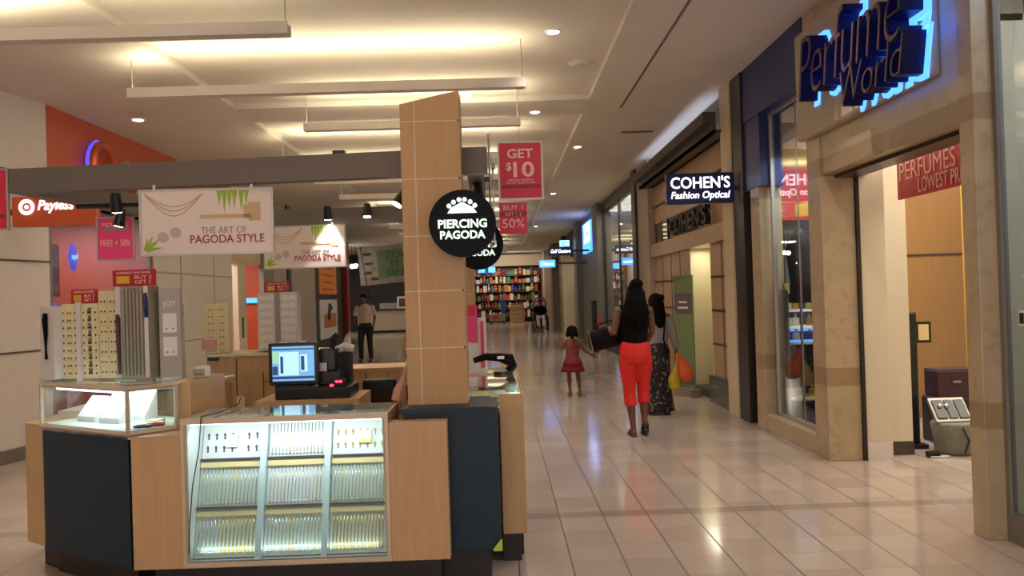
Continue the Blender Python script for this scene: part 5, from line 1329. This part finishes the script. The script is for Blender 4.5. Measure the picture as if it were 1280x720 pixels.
# ---- person behind the tower
Pb = empty('person', (-.655, 7.0, 0), 'person leaning behind the tower, only bare arm and denim clothing showing', 'person')
J = dict(front=(.3,.95,0), pelvis=(.03,0,.88), waist=(.02,0,1.03), chest=(.0,0,1.2), neck=(.03,0,1.38), head=(.05,.03,1.5),
    shL=(-.05,-.04,1.33), elL=(-.13,-.05,1.16), wrL=(-.07,-.10,.98), shR=(.18,.04,1.33), elR=(.22,.08,1.1), wrR=(.2,.2,.95),
    hipL=(-.03,0,.85), knL=(-.04,.0,.46), anL=(-.03,.0,.08), toeL=(-.02,.13,.02), hipR=(.11,0,.85), knR=(.12,.02,.46), anR=(.12,0,.08), toeR=(.14,.13,.02))
human(Pb, J, 'skin_tan', .011, s=.96)
mb = trunk(J, [(.14,.11),(.135,.105),(.15,.11),(.12,.09),(.06,.05)], [(.03,0,.92),(.02,0,1.05),(.0,0,1.2),(.02,0,1.33),(.03,0,1.39)]); mb.build('top', 'denim', Pb, remesh=.012)
mb = trunk(J, [(.15,.12),(.155,.12),(.14,.11)], [(.03,0,.8),(.03,0,.88),(.03,0,.97)])
for S in 'LR':
    hp, kn, an = V(J['hip'+S]), V(J['kn'+S]), V(J['an'+S]); mb.tube([hp, hp.lerp(kn,.4), kn, an], [.09,.085,.065,.055], 14)
mb.build('trousers', 'denim', Pb, remesh=.012)
MB().ell((.05,.0,1.54), .09, .10, .10, 14, 10).tube([(.03,-.05,1.5),(.0,-.09,1.38),(-.01,-.08,1.2)], [.07,.07,.03], 10).build('hair', 'hair_dark', Pb, remesh=.012)
mb = MB()
for x in (-.03,.12): mb.tube([(x,-.04,.035),(x,.04,.04),(x,.15,.022)], [(.038,.032),(.044,.036),(.036,.02)], 10, up=(0,0,1))
mb.build('shoes', 'shoe_dark', Pb, smooth=True)
o = empty('tote_bag', (-.70, 6.76, .62), 'dark red tote bag at the hip of the person behind the tower', 'bag')
MB().prism([(-.07,-.04),(.07,-.04),(.07,.04),(-.07,.04)], 0, .24).build('body', 'skirt_red', o, bevel=.01)
MB().tube([(-.04,0,.23),(-.02,0,.36),(.02,0,.36),(.04,0,.23)], .007, 6).build('handle', 'skirt_red', o, smooth=True)

# ---- wheelchair, seated person, pusher
wc = empty('wheelchair', (1.72, 35.9, 0), 'black wheelchair rolling towards the camera far down the concourse', 'wheelchair')
def wheel(x, y, z, r_, name):
    o = MB().tube([(x, y+r_*math.cos(t*math.pi/14), z+r_*math.sin(t*math.pi/14)) for t in range(29)], .025, 6).build(name, 'black_plastic', wc, smooth=True)
    mb = MB()
    for k in range(6): a = k*math.pi/6; mb.tube([(x, y-r_*math.cos(a), z-r_*math.sin(a)),(x, y+r_*math.cos(a), z+r_*math.sin(a))], .006, 5)
    mb.build('spokes', 'steel', o)
for q in (-1,1): wheel(q*.32, .1, .32, .29, 'rear_wheel'); wheel(q*.26, -.35, .10, .08, 'caster_wheel')
MB().box(-.24,.24,-.2,.25,.45,.5).build('seat', 'black_matte', wc); MB().box(-.24,.24,.25,.29,.5,.95).build('backrest', 'black_matte', wc)
mb = MB()
for q in (-1,1):
    mb.tube([(q*.26,.28,.45),(q*.26,.28,.95),(q*.26,.42,.97)], .015, 6); mb.tube([(q*.27,.26,.68),(q*.27,-.15,.68),(q*.27,-.2,.48)], .018, 6); mb.tube([(q*.26,.28,.47),(q*.26,-.22,.47),(q*.2,-.42,.12)], .014, 6); mb.tube([(q*.26,-.3,.3),(q*.26,-.35,.12)], .012, 6)
mb.tube([(-.32,.1,.32),(.32,.1,.32)], .012, 6); mb.box(-.2,-.03,-.52,-.38,.10,.12); mb.box(.03,.2,-.52,-.38,.10,.12)
mb.build('frame', 'dark_steel', wc)
Ps = empty('person', (1.72, 35.9, .5), 'person in dark top and white trousers seated in the wheelchair', 'person')
J = dict(front=(0,-1,0), pelvis=(0,.12,.09), waist=(0,.13,.24), chest=(0,.12,.42), neck=(0,.10,.60), head=(0,.07,.73),
    shL=(.17,.1,.55), elL=(.25,.02,.32), wrL=(.2,-.18,.25), shR=(-.17,.1,.55), elR=(-.25,.02,.32), wrR=(-.2,-.18,.25),
    hipL=(.09,.06,.08), knL=(.12,-.32,.12), anL=(.11,-.40,-.28), toeL=(.11,-.52,-.34), hipR=(-.09,.06,.08), knR=(-.12,-.32,.12), anR=(-.11,-.40,-.28), toeR=(-.11,-.52,-.34))
human(Ps, J, 'skin_brown', .014, s=.97)
mb = MB()
for S in 'LR':
    hp, kn, an = V(J['hip'+S]), V(J['kn'+S]), V(J['an'+S]); mb.tube([hp, hp.lerp(kn,.5), kn, kn.lerp(an,.3), an], [.10,.09,.075,.07,.06], 14)
mb.build('trousers', 'white_cloth', Ps, remesh=.015)
mb = trunk(J, [(.15,.12),(.15,.12),(.18,.13),(.14,.1)], [(0,.12,.08),(0,.13,.24),(0,.12,.42),(0,.1,.57)])
for S in 'LR':
    a, b_, c_ = V(J['sh'+S]), V(J['el'+S]), V(J['wr'+S]); mb.tube([a, b_, c_.lerp(b_,.2)], [.065,.055,.045], 12)
mb.build('top', 'top_black', Ps, remesh=.015)
MB().ell((0,.09,.77), .085, .10, .09, 12, 8).build('hair', 'hair_dark', Ps, smooth=True)
Pp = empty('person', (1.72, 36.65, 0), 'person in pink shirt bending forward to push the wheelchair', 'person')
J = dict(front=(0,-1,0), pelvis=(0,.1,.92), waist=(0,.05,1.08), chest=(0,-.03,1.26), neck=(0,-.10,1.43), head=(0,-.15,1.56),
    shL=(.18,-.06,1.38), elL=(.28,-.08,1.14), wrL=(.26,-.28,1.0), shR=(-.18,-.06,1.38), elR=(-.28,-.08,1.14), wrR=(-.26,-.28,1.0),
    hipL=(.09,.1,.89), knL=(.1,.05,.48), anL=(.1,.15,.08), toeL=(.1,.03,.02), hipR=(-.09,.1,.89), knR=(-.1,.15,.48), anR=(-.1,.3,.08), toeR=(-.1,.18,.02))
human(Pp, J, 'skin_brown', .014)
mb = trunk(J, [(.16,.12),(.15,.12),(.18,.13),(.14,.1)], [(0,.1,.92),(0,.05,1.08),(0,-.03,1.27),(0,-.09,1.41)])
for S in 'LR':
    a, b_ = V(J['sh'+S]), V(J['el'+S]); mb.tube([a, a.lerp(b_,.5), b_.lerp(a,.1)], [.068,.06,.055], 12)
mb.build('shirt', 'pink_shirt', Pp, remesh=.015)
mb = trunk(J, [(.16,.125),(.165,.13)], [(0,.1,.84),(0,.1,.96)])
for S in 'LR':
    hp, kn, an = V(J['hip'+S]), V(J['kn'+S]), V(J['an'+S]); mb.tube([hp, hp.lerp(kn,.4), kn, an], [.10,.092,.072,.062], 14)
mb.build('trousers', 'trousers_black', Pp, remesh=.015)
MB().ell((0,-.12,1.60), .085, .10, .09, 12, 8).build('hair', 'hair_dark', Pp, smooth=True)

# ================================================================== CAMERA AND WORLD
cam = bpy.data.cameras.new('camera'); cam.sensor_width = 36; cam.lens = 36*1050/1280; cam.clip_start = .05; cam.clip_end = 200
co = bpy.data.objects.new('camera', cam); col.objects.link(co)
roll, pitch, yaw = R(1.8), R(.52), R(.87)
F = V((math.sin(yaw)*math.cos(pitch), math.cos(yaw)*math.cos(pitch), math.sin(pitch)))
R0 = V((math.cos(yaw), -math.sin(yaw), 0)); U0 = R0.cross(F)
Rv = R0*math.cos(roll)-U0*math.sin(roll); Uv = Rv.cross(F)
m4 = Matrix((( Rv.x, Uv.x, -F.x, 0), (Rv.y, Uv.y, -F.y, 0), (Rv.z, Uv.z, -F.z, 1.55), (0,0,0,1)))
co.matrix_world = m4
sc.camera = co
w = bpy.data.worlds.new('world'); sc.world = w; w.use_nodes = True
w.node_tree.nodes['Background'].inputs[0].default_value = lin((216,200,196)); w.node_tree.nodes['Background'].inputs[1].default_value = 2.2
sc.view_settings.view_transform = 'Standard'; sc.view_settings.look = 'None'; sc.view_settings.gamma = 1; sc.view_settings.use_curve_mapping = False
sc.view_settings.exposure = .5
